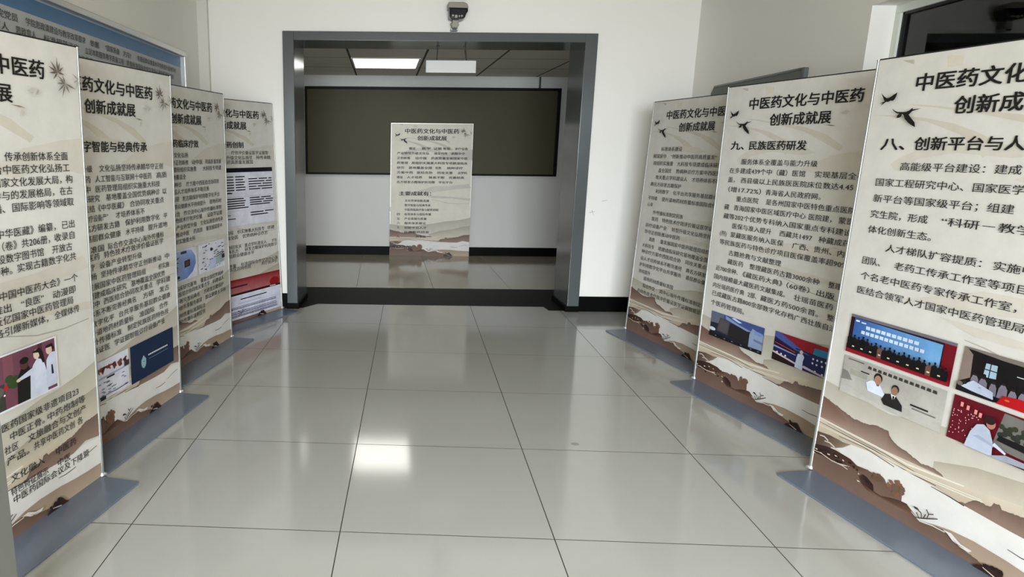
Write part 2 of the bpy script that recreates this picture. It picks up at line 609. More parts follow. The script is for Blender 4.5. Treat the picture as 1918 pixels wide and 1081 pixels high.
def artwork(P, bamboo=True):
    tan, tan2 = (0.77, 0.748, 0.70), (0.79, 0.772, 0.735)
    # pale ribbons of mist behind the title
    P.poly([(0.009, 1.563), (0.134, 1.557), (0.259, 1.541), (0.376, 1.517), (0.486, 1.478), (0.56, 1.44), (0.50, 1.40), (0.46, 1.44), (0.40, 1.48), (0.262, 1.528), (0.135, 1.55)], tan)
    P.poly([(0.151, 1.597), (0.249, 1.589), (0.364, 1.573), (0.47, 1.558), (0.604, 1.539), (0.75, 1.50), (0.86, 1.44), (0.84, 1.42), (0.72, 1.47), (0.607, 1.515), (0.472, 1.545), (0.29, 1.577)], tan)
    P.poly([(0.624, 1.442), (0.70, 1.41), (0.60, 1.40), (0.397, 1.416), (0.251, 1.391), (0.216, 1.365), (0.30, 1.343), (0.161, 1.346), (0.138, 1.371), (0.168, 1.393), (0.245, 1.425), (0.389, 1.453)], tan2)
    P.poly([(0.62, 1.33), (0.80, 1.40), (1.0, 1.43), (1.125, 1.44), (1.125, 1.30), (0.95, 1.33), (0.75, 1.30)], tan2)
    # faint seal and smudge at the top
    P.poly([(0.298, 1.757), (0.361, 1.751), (0.362, 1.718), (0.308, 1.717)], (0.805, 0.78, 0.725))
    P.poly([(0.112, 1.763), (0.135, 1.753), (0.165, 1.743), (0.162, 1.76)], (0.70, 0.68, 0.63))
    # mist bands over the body text
    P.poly([(0.30, 0.86), (0.60, 0.95), (0.80, 0.955), (0.977, 0.973), (1.087, 0.984), (1.125, 0.93), (0.90, 0.91), (0.60, 0.87)], tan2)
    P.poly([(0.45, 0.83), (0.634, 0.82), (0.859, 0.81), (1.12, 0.79), (1.117, 0.757), (0.857, 0.788), (0.60, 0.79)], tan2)
    P.line([(0.57, 0.77), (0.65, 0.76), (0.80, 0.725), (0.95, 0.715), (1.1, 0.72)], 0.004, (0.66, 0.64, 0.59))
    # far grey hill
    P.strip([(0, 0.43), (0.15, 0.415), (0.34, 0.40), (0.50, 0.43), (0.66, 0.455), (0.80, 0.48), (0.885, 0.485), (1.02, 0.505), (1.125, 0.53)],
            [(0, 0.24), (1.125, 0.24)], (0.70, 0.68, 0.63), (0.83, 0.815, 0.78))
    P.strip([(0.55, 0.30), (0.70, 0.345), (0.85, 0.365), (1.0, 0.40), (1.125, 0.42)], [(0.55, 0.25), (1.125, 0.25)], (0.66, 0.635, 0.575), (0.80, 0.77, 0.71))
    # brown ridge on the left
    P.strip([(0, 0.36), (0.06, 0.345), (0.177, 0.318), (0.244, 0.321), (0.292, 0.333), (0.346, 0.335), (0.354, 0.315), (0.38, 0.297), (0.442, 0.285), (0.502, 0.268), (0.544, 0.273), (0.578, 0.270), (0.60, 0.256)],
            [(0, 0.25), (0.124, 0.252), (0.3, 0.248), (0.6, 0.252)], (0.44, 0.355, 0.32), (0.63, 0.555, 0.50), 90, 0.002)
    P.poly([(0, 0.355), (0.07, 0.335), (0.14, 0.30), (0.16, 0.27), (0.0, 0.262)], [(0.42, 0.31, 0.28), (0.44, 0.33, 0.29), (0.50, 0.40, 0.35), (0.60, 0.51, 0.45), (0.56, 0.45, 0.40)])
    # tan shore with fine strokes
    P.strip([(0, 0.255), (0.3, 0.25), (0.6, 0.258), (0.72, 0.266), (0.87, 0.29)], [(0, 0.16), (0.14, 0.198), (0.3, 0.218), (0.45, 0.212), (0.58, 0.207), (0.69, 0.197), (0.87, 0.19)],
            (0.80, 0.755, 0.69), (0.74, 0.685, 0.61))
    # brown ridge on the right
    P.strip([(0.66, 0.197), (0.689, 0.204), (0.716, 0.232), (0.741, 0.236), (0.773, 0.234), (0.782, 0.254), (0.80, 0.257), (0.812, 0.245), (0.84, 0.25), (0.90, 0.258), (0.96, 0.264), (1.04, 0.292), (1.125, 0.297)],
            [(0.66, 0.192), (0.765, 0.191), (0.85, 0.188), (0.95, 0.187), (1.03, 0.21), (1.125, 0.195)], (0.43, 0.35, 0.31), (0.55, 0.465, 0.415), 80, 0.002)
    # the pale river
    P.strip([(0, 0.165), (0.14, 0.20), (0.3, 0.218), (0.45, 0.212), (0.58, 0.207), (0.69, 0.195), (0.85, 0.188), (0.95, 0.187), (1.03, 0.20), (1.125, 0.19)], [(0, 0.0), (1.125, 0.0)],
            (0.865, 0.86, 0.845), (0.87, 0.865, 0.855))
    for pts, w, c in (
        ([(0, 0.256), (0.124, 0.252), (0.30, 0.249), (0.45, 0.240), (0.60, 0.254), (0.675, 0.262)], 0.007, (0.88, 0.86, 0.82)),
        ([(0.0, 0.236), (0.129, 0.234), (0.30, 0.231), (0.457, 0.213), (0.576, 0.214)], 0.0035, (0.32, 0.27, 0.24)),
        ([(0.05, 0.246), (0.2, 0.241), (0.35, 0.238), (0.50, 0.224)], 0.0025, (0.36, 0.30, 0.27)),
        ([(0.12, 0.215), (0.25, 0.222), (0.36, 0.21), (0.40, 0.205)], 0.004, (0.45, 0.38, 0.33)),
        ([(0.0, 0.222), (0.15, 0.226), (0.30, 0.226), (0.44, 0.219), (0.60, 0.232), (0.74, 0.244)], 0.005, (0.87, 0.85, 0.80)),
        ([(0.44, 0.212), (0.56, 0.222), (0.696, 0.232), (0.748, 0.24)], 0.004, (0.88, 0.86, 0.81)),
        ([(0.56, 0.203), (0.63, 0.200), (0.69, 0.194)], 0.004, (0.25, 0.21, 0.19)),
        ([(0.855, 0.125), (0.90, 0.121), (0.96, 0.125)], 0.004, (0.40, 0.37, 0.35)),
        ([(0.98, 0.135), (1.04, 0.150), (1.10, 0.158)], 0.003, (0.35, 0.32, 0.30)),
    ):
        P.line(pts, w, c)
    # dark brush strokes on the left bank
    P.poly([(0.0, 0.19), (0.074, 0.20), (0.145, 0.199), (0.187, 0.205), (0.15, 0.175), (0.115, 0.158), (0.05, 0.13), (0.0, 0.118)],
           [(0.36, 0.29, 0.25), (0.36, 0.29, 0.25), (0.47, 0.40, 0.34), (0.60, 0.53, 0.46), (0.58, 0.50, 0.44), (0.50, 0.42, 0.36), (0.40, 0.32, 0.28), (0.34, 0.27, 0.24)])
    for a, b in (((0.02, 0.178), (0.07, 0.172)), ((0.05, 0.163), (0.11, 0.158)), ((0.09, 0.15), (0.14, 0.152))):
        P.line([a, ((a[0] + b[0]) / 2, a[1] + 0.004), b], 0.006, (0.82, 0.79, 0.74))
    # tan slope on the right bank
    P.strip([(0.55, 0.052), (0.60, 0.07), (0.662, 0.083), (0.746, 0.090), (0.86, 0.086), (0.957, 0.076), (1.03, 0.072), (1.125, 0.07)], [(0.55, 0.0), (1.125, 0.0)],
            (0.63, 0.55, 0.48), (0.70, 0.63, 0.55))
    # foreground hill
    fg = [(0.0, 0.085), (0.03, 0.092), (0.076, 0.098), (0.166, 0.10), (0.245, 0.124), (0.291, 0.139), (0.332, 0.13), (0.338, 0.142), (0.361, 0.143), (0.373, 0.137), (0.385, 0.118), (0.407, 0.133), (0.426, 0.152), (0.448, 0.15), (0.458, 0.134), (0.449, 0.103),
          (0.458, 0.082), (0.483, 0.083), (0.521, 0.064), (0.551, 0.052), (0.607, 0.068), (0.645, 0.070), (0.672, 0.059), (0.70, 0.044), (0.73, 0.04), (0.773, 0.033), (0.803, 0.021), (0.87, 0.0)]
    P.strip(fg, [(0, 0.0), (0.87, 0.0)], (0.415, 0.325, 0.28), (0.475, 0.385, 0.34), 150, 0.0012)
    dk, dk2 = (0.20, 0.125, 0.11), (0.30, 0.20, 0.165)
    P.poly([(0.0, 0.128), (0.066, 0.144), (0.12, 0.149), (0.199, 0.145), (0.235, 0.132), (0.291, 0.139), (0.27, 0.115), (0.20, 0.112), (0.13, 0.098), (0.06, 0.095), (0.0, 0.088)],
           [dk, dk, dk2, dk2, dk2, (0.42, 0.31, 0.26), (0.45, 0.34, 0.28), (0.38, 0.27, 0.22), (0.30, 0.2, 0.17), dk, dk])
    P.poly([(0.252, 0.093), (0.27, 0.11), (0.29, 0.108), (0.325, 0.091), (0.333, 0.066), (0.369, 0.064), (0.41, 0.078), (0.453, 0.088), (0.481, 0.090), (0.529, 0.062), (0.461, 0.051), (0.38, 0.049), (0.30, 0.056), (0.27, 0.07)],
           [dk2, dk, dk, dk, dk, dk2, dk2, dk2, dk2, (0.44, 0.33, 0.27), (0.5, 0.39, 0.33), (0.5, 0.39, 0.33), dk2, dk2])
    for i in range(16):
        a = random.uniform(0, 6.28)
        P.blob(0.425 + 0.028 * math.cos(a), 0.128 + 0.024 * math.sin(a), 0.011, 0.010, (0.47 + random.uniform(-.05, .06), 0.345, 0.275), 0.4, 9)
    for i in range(12):
        P.blob(0.345 + random.uniform(-.022, .022), 0.132 + random.uniform(-.014, .012), 0.008, 0.007, (0.42, 0.31, 0.25), 0.4, 9)
    for i in range(14):
        P.blob(random.uniform(0.02, 0.31), random.uniform(0.088, 0.14), random.uniform(.004, .012), .005, (0.17, 0.10, 0.09), 0.5, 9)
    for u, v in ((0.02, 0.112), (0.05, 0.105), (0.09, 0.118), (0.13, 0.128), (0.17, 0.126), (0.255, 0.105), (0.26, 0.075)):
        P.blob(u, v, random.uniform(.004, .009), .003, (0.83, 0.80, 0.76), 0.4, 9)
    P.line([(0.0, 0.100), (0.05, 0.105), (0.11, 0.098), (0.17, 0.102), (0.20, 0.098)], 0.0045, (0.82, 0.76, 0.70))
    # white strokes, shrub and bare twigs
    P.poly([(0.64, 0.074), (0.672, 0.077), (0.711, 0.058), (0.754, 0.056), (0.743, 0.045), (0.714, 0.046), (0.681, 0.054), (0.66, 0.068)], (0.86, 0.85, 0.83))
    P.poly([(0.68, 0.062), (0.70, 0.052), (0.73, 0.05), (0.70, 0.049)], (0.42, 0.32, 0.27))
    P.line([(0.51, 0.074), (0.55, 0.056), (0.60, 0.066), (0.65, 0.068)], 0.004, (0.86, 0.85, 0.83))
    for pts in ([(0.53, 0.062), (0.546, 0.066), (0.575, 0.080), (0.615, 0.101)], [(0.575, 0.080), (0.579, 0.10), (0.567, 0.114)], [(0.579, 0.10), (0.597, 0.109)], [(0.556, 0.071), (0.55, 0.09), (0.524, 0.098)],
                [(0.546, 0.066), (0.532, 0.083)], [(0.562, 0.073), (0.568, 0.094)]):
        P.line(pts, 0.0042, (0.25, 0.20, 0.18))
    P.blob(0.528, 0.098, 0.011, 0.004, (0.2, 0.17, 0.15), 0.3, 10)
    P.poly([(0.762, 0.004), (0.78, 0.022), (0.795, 0.026), (0.807, 0.040), (0.83, 0.042), (0.845, 0.050), (0.858, 0.042), (0.874, 0.024), (0.90, 0.004)], dk)
    for i in range(6):
        P.blob(random.uniform(0.79, 0.86), random.uniform(0.015, 0.045), .008, .007, (0.15, 0.10, 0.09), 0.4, 9)
    P.line([(0.80, 0.024), (0.825, 0.018), (0.85, 0.012)], 0.004, (0.8, 0.77, 0.73))
    # two swallows at the left of the title
    bk = (0.08, 0.07, 0.065)
    P.poly([(0.05, 1.646), (0.066, 1.632), (0.080, 1.624), (0.092, 1.625), (0.109, 1.635), (0.125, 1.643), (0.122, 1.628), (0.117, 1.618), (0.110, 1.612), (0.100, 1.614), (0.088, 1.609), (0.080, 1.611), (0.068, 1.603), (0.056, 1.596), (0.064, 1.606), (0.050, 1.606), (0.072, 1.612), (0.062, 1.628)], bk)
    P.poly([(0.111, 1.585), (0.125, 1.575), (0.14, 1.569), (0.165, 1.567), (0.178, 1.567), (0.19, 1.571), (0.205, 1.582), (0.205, 1.575), (0.24, 1.577), (0.205, 1.569), (0.192, 1.556), (0.203, 1.545), (0.223, 1.527), (0.229, 1.509), (0.212, 1.517), (0.195, 1.527), (0.178, 1.541), (0.170, 1.556), (0.162, 1.561), (0.160, 1.551), (0.153, 1.547), (0.140, 1.546), (0.142, 1.556), (0.150, 1.562), (0.138, 1.564), (0.122, 1.573)], bk)
    # bamboo at the right of the title
    if not bamboo:
        for a, b in (((1.04, 1.66), (1.00, 1.668)), ((1.05, 1.70), (1.03, 1.715)), ((1.06, 1.63), (1.04, 1.61))):
            P.leaf(a, b, 0.003, (0.45, 0.41, 0.37))
        P.leaf((0.81, 1.538), (0.74, 1.545), 0.003, (0.56, 0.50, 0.44))
        P.leaf((0.878, 1.603), (0.824, 1.595), 0.009, (0.74, 0.725, 0.695))
        return
    br, gy = (0.40, 0.345, 0.31), (0.47, 0.44, 0.41)
    c1, c2 = (0.992, 1.672), (1.029, 1.636)
    for t in ((0.956, 1.71), (0.943, 1.69), (0.946, 1.667), (0.965, 1.645), (1.024, 1.694), (1.027, 1.668), (0.989, 1.726), (1.005, 1.71)):
        P.leaf(c1, t, 0.0042, br)
    for t in ((0.99, 1.662), (0.982, 1.634), (0.985, 1.605), (1.007, 1.584), (1.051, 1.600), (1.087, 1.62), (1.013, 1.668), (0.995, 1.648)):
        P.leaf(c2, t, 0.004, gy)
    P.leaf((1.105, 1.655), (1.07, 1.676), 0.004, (0.62, 0.6, 0.57))
    P.leaf((1.105, 1.655), (1.075, 1.645), 0.005, (0.66, 0.64, 0.61))
    P.leaf((1.105, 1.655), (1.085, 1.62), 0.005, (0.70, 0.68, 0.65))
    P.leaf((0.878, 1.603), (0.824, 1.595), 0.009, (0.74, 0.725, 0.695))
    P.leaf((0.878, 1.603), (0.842, 1.575), 0.006, (0.76, 0.745, 0.715))
    P.leaf((0.81, 1.538), (0.74, 1.545), 0.003, (0.56, 0.50, 0.44))
    P.leaf((0.80, 1.535), (0.78, 1.505), 0.006, (0.76, 0.74, 0.70))


def titles(P):
    P.text('中医药文化与中医药', 0.194, 0.931, 1.641, 0.064, bold=0.022)
    P.text('创新成就展', 0.364, 0.765, 1.551, 0.062, bold=0.022)


CORPUS = ('坚持传承精华守正创新推动中医药高质量发展国家中医药管理局组织实施重大科技专项建成临床研究基地覆盖全国优势病种诊疗方案'
          '中西医结合协同攻关重点学科建设人才培养体系不断完善经典名方研发古籍保护利用数字化平台共享服务基层群众健康水平持续提升'
          '道地药材质量标准国际合作交流中心海外传播标准制定民族医药特色技术疗效评价循证医学证据智能诊疗设备产业转型升级文化弘扬')
_c = [0]


def fill(n):
    s = ''
    for i in range(n):
        s += CORPUS[_c[0] % len(CORPUS)]
        _c[0] += 1
    return s


def body(P, rows, h=0.032, pitch=0.0445, col=(0.15, 0.145, 0.14), bold=0.010):
    """rows of (height, [(text or None, from, to), ...]); None is text too small to read in place"""
    for v, segs in rows:
        for s, a, b in segs:
            if s is None:
                s = fill(max(1, round((b - a) / pitch)))
            P.text(s, a, b, v, h, col, bold)


# ---------------------------------------------------------------- printed photographs
def photo_box(parent, name, label, u0, u1, v0, v1, paint, sx=1.0, yo=-0.0090):
    P = Print(yo)
    q = lambda a, b: (u0 + (u1 - u0) * a * sx, v0 + (v1 - v0) * b)

    class Q:
        def rect(s, a0, a1, b0, b1, c): P.poly([q(a0, b0), q(a1, b0), q(a1, b1), q(a0, b1)], c)
        def poly(s, pts, c): P.poly([q(*t) for t in pts], c)
        def disc(s, a, b, r1, r2, c, n=16): P.poly([q(a + r1 * math.cos(t), b + r2 * math.sin(t)) for t in [2 * math.pi * i / n for i in range(n)]], c)
        def line(s, pts, w, c): P.line([q(*t) for t in pts], w, c)
        def text(s, t, a0, a1, b, h, c): P.text(t, q(a0, 0)[0], q(a1, 0)[0], q(0, b)[1], h * (v1 - v0), c, 0.02, P.layer())
    paint(Q())
    o = P.build(name, M['photo'], parent)
    o['label'] = label
    return o


def ph_stage(g):
    g.rect(0, 1, 0, 1, (0.10, 0.06, 0.10))
    g.poly([(0, .93), (1, .93), (1, 1), (0, 1)], (0.42, 0.40, 0.44))
    g.poly([(.04, .25), (.89, .20), (.89, .88), (.04, .92)], [(.22, .38, .66), (.46, .66, .84), (.42, .64, .84), (.20, .34, .62)])
    g.rect(0.90, 1, .1, .93, (.42, .03, .10))
    g.rect(0, .035, .3, .93, (.13, .05, .08))
    for r, (a0, a1, b) in enumerate(((.17, .70, .70), (.13, .76, .56))):
        n = 13 if r else 10
        for i in range(n):
            x = a0 + (a1 - a0) * i / n
            g.rect(x, x + (a1 - a0) / n * .8, b, b + .085, (.76, .84, .92))
    g.rect(.06, .10, .84, .88, (.9, .95, 1)); g.rect(.12, .17, .83, .86, (.85, .9, 1))
    g.poly([(0, 0), (1, 0), (1, .14), (0, .22)], [(.55, .05, .13), (.60, .07, .16), (.48, .04, .10), (.40, .04, .09)])
    random.seed(3)
    for i in range(21):
        x = .03 + i * .047
        t = .36 - .02 * (i % 3) + (.05 if i < 5 else 0)
        c = random.choice(((.03, .03, .04), (.035, .03, .04), (.05, .04, .05), (.04, .035, .05), (.03, .03, .04), (.38, .28, .25)))
        g.poly([(x - .024, .1), (x + .024, .1), (x + .028, t - .03), (x + .012, t + .03), (x - .012, t + .03), (x - .028, t - .03)], c)
        g.disc(x, t + .055, .009, .035, (.20, .13, .12)); g.disc(x, t + .075, .010, .026, (.03, .03, .03))
        if i % 2:
            g.rect(x - .012, x + .012, .17, .20, (.85, .80, .70))


def ph_couple(g):
    g.poly([(0, 0), (1, 0), (1, 1), (0, 1)], [(.74, .735, .71), (.76, .755, .725), (.66, .655, .63), (.62, .615, .59)])
    g.poly([(0, .25), (.25, .12), (.6, .0), (1, -.0), (1, .22), (.6, .25), (.3, .35), (0, .5)], (.71, .705, .68))
    g.poly([(0, .62), (.06, .6), (.12, .4), (0, .35)], (.50, .50, .48))
    g.poly([(.08, .55), (.27, .55), (.27, .68), (.08, .7)], (.62, .62, .58))
    for i in range(13):
        g.poly([(.26 + i * .052, .85), (.30 + i * .052, .845), (.297 + i * .052, .92), (.265 + i * .052, .925)], (.24, .22, .20))
    g.rect(.05, .22, .93, .955, (.35, .33, .31))
    g.rect(.2, .29, .71, .74, (.12, .12, .12)); g.rect(.72, .88, .36, .40, (.12, .12, .12)); g.rect(.74, .95, .29, .32, (.45, .45, .43))
    g.poly([(.27, .50), (.32, .60), (.40, .60), (.46, .40), (.50, .28), (.30, .30)], (.84, .88, .95))
    g.poly([(.36, .60), (.41, .60), (.405, .52), (.385, .50)], (.5, .37, .31))
    g.disc(.385, .71, .042, .13, (.10, .09, .08)); g.disc(.385, .665, .034, .115, (.66, .49, .41))
    g.poly([(.45, .22), (.475, .40), (.53, .45), (.58, .44), (.65, .27), (.66, .12), (.48, .12)], (.13, .12, .12))
    g.poly([(.53, .45), (.58, .44), (.56, .28)], (.9, .9, .9)); g.poly([(.55, .42), (.57, .42), (.565, .28), (.555, .28)], (.12, .12, .14))
    g.disc(.565, .60, .036, .11, (.12, .11, .10)); g.disc(.563, .555, .030, .105, (.60, .45, .38))


def ph_meeting(g):
    e = 1 / 0.6
    g.rect(0, e, 0, 1, (.055, .045, .055))
    g.poly([(0, .2), (.14, .35), (.12, .86), (.02, 1), (0, 1)], (.50, .44, .41))
    g.poly([(0, 1), (.02, .97), (.5, .91), (e, .88), (e, 1)], (.46, .43, .41))
    g.poly([(.29, .46), (.45, .48), (.44, .77), (.30, .76)], (.62, .72, .80))
    g.rect(.355, .367, .46, .77, (.10, .10, .12)); g.rect(.28, .46, .62, .64, (.10, .1, .12))
    g.rect(.68, .86, .66, .68, (.7, .72, .75))
    for x, s, t in ((.20, .55, .46), (.31, .6, .44), (.44, .5, .40), (.56, .6, .44), (.68, .55, .38), (.80, .6, .40), (.94, .6, .42), (1.1, .6, .40), (1.25, .7, .44), (1.45, .7, .42)):
        c = (.46, .44, .50) if int(x * 100) % 3 else (.08, .07, .10)
        g.poly([(x - .10 * s, .12), (x + .10 * s, .12), (x + .085 * s, t - .10), (x + .02, t - .03), (x - .03, t - .03), (x - .085 * s, t - .12)], c)
        g.disc(x, t + .02, .024, .055, (.16, .11, .11)); g.disc(x, t + .045, .024, .04, (.04, .035, .04))
    g.poly([(.05, .10), (.14, .24), (.20, .32), (.46, .20), (.48, .05), (.40, .02)], (.68, .72, .80))
    g.poly([(.28, .20), (.31, .205), (.31, .21), (.28, .21)], (.2, .2, .25))
    g.poly([(.52, .0), (.58, .20), (.78, .24), (e, .22), (e, 0)], (.66, .05, .08)); g.disc(.64, .13, .03, .02, (.8, .38, .18))
    g.poly([(0, 0), (.5, 0), (.46, .05), (.2, .08), (.05, .12), (0, .16)], (.06, .05, .06)); g.disc(.04, .17, .04, .05, (.42, .38, .36)); g.disc(.10, .22, .03, .04, (.15, .12, .12))


def ph_clinic(g):
    e = 1 / 0.62
    g.rect(0, e, 0, 1, (.36, .035, .10))
    g.poly([(.55, .2), (e, .1), (e, .90), (.62, .97)], (.44, .43, .42))
    for i in range(16):
        g.disc(.62 + .05 * (i % 8), .50 + .09 * (i % 3) + .04 * (i % 2), .035, .055, (.16 + .02 * (i % 3), .18 + .02 * (i % 3), .16))
    g.poly([(.60, .36), (e, .22), (e, .40), (.62, .48)], (.07, .06, .07))
    random.seed(5)
    for i in range(46):
        g.disc(.04 + .32 * random.random(), .12 + .6 * random.random(), .007, .013, (.86, .62, .66))
    for i, x in enumerate((.12, .2, .30, .36)):
        g.rect(x, x + .035, .80 - i * .03, .90 - i * .03, (.85, .55, .52))
    g.poly([(.26, 0), (.30, .35), (.36, .55), (.44, .60), (.52, .52), (.58, .3), (.60, .0)], (.70, .74, .82))
    g.poly([(.34, .28), (.54, .22), (.60, .20), (.60, .25), (.40, .34)], (.62, .66, .76))
    g.poly([(.58, .24), (.74, .14), (.75, .18), (.6, .31)], (.80, .82, .88))
    g.disc(.52, .66, .055, .11, (.68, .45, .40)); g.disc(.50, .73, .065, .09, (.16, .08, .09))
    g.poly([(.56, 0), (.75, .14), (e, .12), (e, 0)], (.60, .62, .68)); g.poly([(.75, .0), (1, .03), (1, 0)], (.1, .1, .1))


def ph_shelves(g):
    g.rect(0, 1, 0, 1, (.13, .14, .20))
    g.poly([(0, .55), (.25, .6), (.25, 1), (0, 1)], (.36, .40, .48))
    g.poly([(.25, .80), (1, .62), (1, 1), (.25, 1)], (.25, .32, .55))
    g.poly([(.28, .98), (.55, .80), (.80, .70), (.70, .66), (.30, .84)], (.50, .60, .74)); g.poly([(.45, 1), (.6, .9), (.55, .86), (.4, .95)], (.75, .84, .95))
    g.poly([(.14, .28), (.36, .24), (.38, .80), (.18, .84)], (.27, .26, .29)); g.poly([(.165, .33), (.34, .29), (.355, .75), (.195, .79)], (.33, .31, .33))
    g.poly([(.38, .2), (.75, .12), (.75, .60), (.40, .72)], (.12, .11, .12))
    for i in range(6):
        g.poly([(.40, .30 + i * .07), (.73, .20 + i * .07), (.73, .215 + i * .07), (.40, .315 + i * .07)], (.21, .19, .18))
    g.poly([(.76, .12), (1, .14), (1, .70), (.80, .84), (.76, .6)], (.54, .61, .74)); g.poly([(.84, .4), (1, .36), (1, .45), (.84, .48)], (.40, .46, .62)); g.poly([(.84, .65), (.95, .62), (1, .75), (.84, .8)], (.48, .56, .74))
    g.disc(.05, .30, .07, .07, (.80, .83, .88))
    g.poly([(0, 0), (1, 0), (1, .12), (.5, .12), (0, .18)], (.07, .07, .09))
    for x in (.12, .3, .45, .62, .8, .93):
        g.rect(x, x + .03, .06, .085, (.55, .55, .6))


def ph_gallery(g):
    g.rect(0, 1, 0, 1, (.10, .13, .32))
    g.poly([(.05, 1), (1, 1), (1, .66), (.68, .62), (.45, .66)], (.56, .09, .15)); g.poly([(.0, 1), (.12, .98), (.5, .66), (.66, .56), (.4, .58), (0, .82)], (.28, .34, .62))
    g.poly([(.70, .62), (1, .68), (1, .88), (.72, .86)], (.14, .48, .66)); g.poly([(.40, .62), (1, .60), (1, .64), (.40, .66)], (.12, .14, .24))
    g.poly([(0, .50), (.44, .44), (.44, .52), (.0, .74)], (.16, .05, .14)); g.line([(0.02, .62), (.4, .50)], .004, (.70, .30, .28))
    g.poly([(0, .46), (.42, .40), (.42, .43), (0, .52)], (.55, .60, .78))
    for x, y in ((.08, .30), (.16, .28), (.24, .27), (.72, .50), (.79, .50), (.86, .51), (.93, .52), (.72, .36), (.79, .35), (.88, .36), (.78, .12), (.9, .1)):
        g.disc(x, y, .016, .035, (.85, .86, .92))
    g.poly([(0, 0), (.45, 0), (.45, .06), (0, .26)], (.13, .05, .06)); g.poly([(0, .26), (.46, .10), (.46, .16), (0, .32)], (.80, .74, .74)); g.poly([(.56, .10), (1, -.0), (1, .05), (.58, .18)], (.74, .70, .74))
    g.poly([(.43, .02), (.57, .0), (.56, .30), (.575, .44), (.55, .52), (.46, .50), (.445, .36)], (.78, .82, .92)); g.disc(.515, .58, .03, .07, (.80, .74, .72))


def ph_doctors(g):
    g.rect(0, 1, 0, 1, (.90, .91, .94))
    g.rect(.02, .975, .04, .97, (.44, .26, .33))
    g.poly([(.02, .04), (.30, .04), (.3, .5), (.02, .5)], (.22, .22, .20)); g.poly([(.30, .55), (.42, .6), (.42, .97), (.30, .97)], (.50, .30, .36)); g.poly([(.74, .6), (.80, .6), (.80, .97), (.74, .97)], (.32, .16, .22))
    for a, b in ((.38, .45), (.44, .5), (.36, .55), (.42, .42)):
        g.disc(a, b, .05, .07, (.20, .28, .14))
    g.disc(.31, .42, .03, .035, (.75, .08, .10)); g.disc(.20, .38, .09, .10, (.36, .36, .34)); g.disc(.29, .30, .012, .018, (.95, .95, .95))
    g.poly([(.44, .04), (.70, .04), (.66, .5), (.60, .66), (.52, .66), (.46, .5)], (.05, .045, .05)); g.disc(.555, .70, .05, .09, (.36, .22, .18)); g.disc(.555, .77, .055, .06, (.06, .05, .05))
    g.poly([(.60, .04), (.84, .04), (.84, .40), (.80, .66), (.72, .72), (.66, .62), (.62, .46)], (.84, .87, .96)); g.poly([(.47, .44), (.66, .47), (.70, .60), (.60, .56), (.47, .49)], (.82, .85, .95)); g.disc(.47, .46, .03, .03, (.88, .78, .74))
    g.disc(.715, .80, .042, .09, (.90, .80, .76)); g.poly([(.66, .86), (.76, .90), (.80, .8), (.82, .60), (.79, .6), (.74, .82), (.68, .84)], (.06, .05, .06))
    g.poly([(.82, .1), (.97, .1), (.97, .72), (.90, .74), (.84, .62)], (.80, .83, .92)); g.disc(.885, .80, .045, .09, (.86, .74, .70)); g.poly([(.84, .88), (.93, .90), (.955, .8), (.93, .74), (.92, .84), (.85, .84)], (.07, .06, .06))
    g.poly([(.90, .32), (.93, .32), (.92, .5), (.90, .5)], (.12, .12, .16))


def ph_slide(g):
    g.rect(0, 1, 0, 1, (.035, .135, .27))
    g.disc(.28, .42, .055, .15, (.50, .66, .70)); g.disc(.28, .42, .04, .11, (.36, .52, .58)); g.poly([(.28, .62), (.335, .5), (.32, .34), (.28, .26), (.24, .34), (.225, .5)], (.55, .70, .73))
    g.poly([(.27, .44), (.30, .44), (.30, .46), (.27, .46)], (.15, .3, .4))
    for i in range(16):
        g.rect(.385 + i * .029, .405 + i * .029, .545, .585, (.88, .90, .93))
    g.rect(.385, .85, .455, .468, (.45, .55, .66))


def ph_page(g):
    g.rect(0, 1, 0, 1, (.86, .87, .93))
    random.seed(11)
    for i in range(22):
        x = .30 + .62 * random.random()
        g.poly([(x, .62 + .2 * random.random()), (x + .05, .66 + .16 * random.random()), (x + .03, .84), (x - .03, .78)], random.choice(((.36, .16, .13), (.50, .25, .2), (.30, .12, .10))))
    g.poly([(0, .52), (1, .56), (1, .60), (0, .56)], (.66, .68, .78)); g.rect(.55, .7, .50, .54, (.1, .1, .16)); g.rect(.90, 1, .58, .72, (.25, .2, .22))
    for i in range(40):
        x, y = random.random() * .9, .08 + .38 * random.random()
        g.rect(x, x + .05, y, y + .018, (.30, .33, .48))
    g.rect(.4, .5, .02, .11, (.1, .1, .12)); g.line([(.5, .12), (.72, .1), (.95, .12)], .004, (.2, .2, .25))


def ph_scanner(g):
    g.rect(0, 1, 0, 1, (.84, .86, .91))
    g.poly([(0, .02), (.66, .04), (.86, .2), (.97, .45), (.96, .7), (.84, .93), (.6, .98), (0, .95)], [(.50, .60, .80), (.45, .56, .80), (.40, .52, .78), (.38, .5, .77), (.42, .54, .80), (.60, .70, .88), (.72, .78, .90), (.70, .76, .88)])
    g.poly([(.60, .40), (.78, .42), (.78, .64), (.60, .62)], (.20, .13, .14)); g.poly([(.64, .44), (.74, .46), (.74, .6), (.64, .58)], (.36, .25, .24)); g.rect(.5, .68, .86, .94, (.20, .24, .34))
    for a, b in (((.18, .62), (.44, .78)), ((.18, .60), (.42, .62)), ((.18, .58), (.40, .46)), ((.05, .8), (.22, .70))):
        g.line([a, ((a[0] + b[0]) / 2, (a[1] + b[1]) / 2), b], .006, (.10, .11, .15))
    g.disc(.28, .38, .12, .14, (.52, .50, .52)); g.poly([(.1, .05), (.45, .12), (.42, .2), (.1, .14)], (.10, .10, .13))


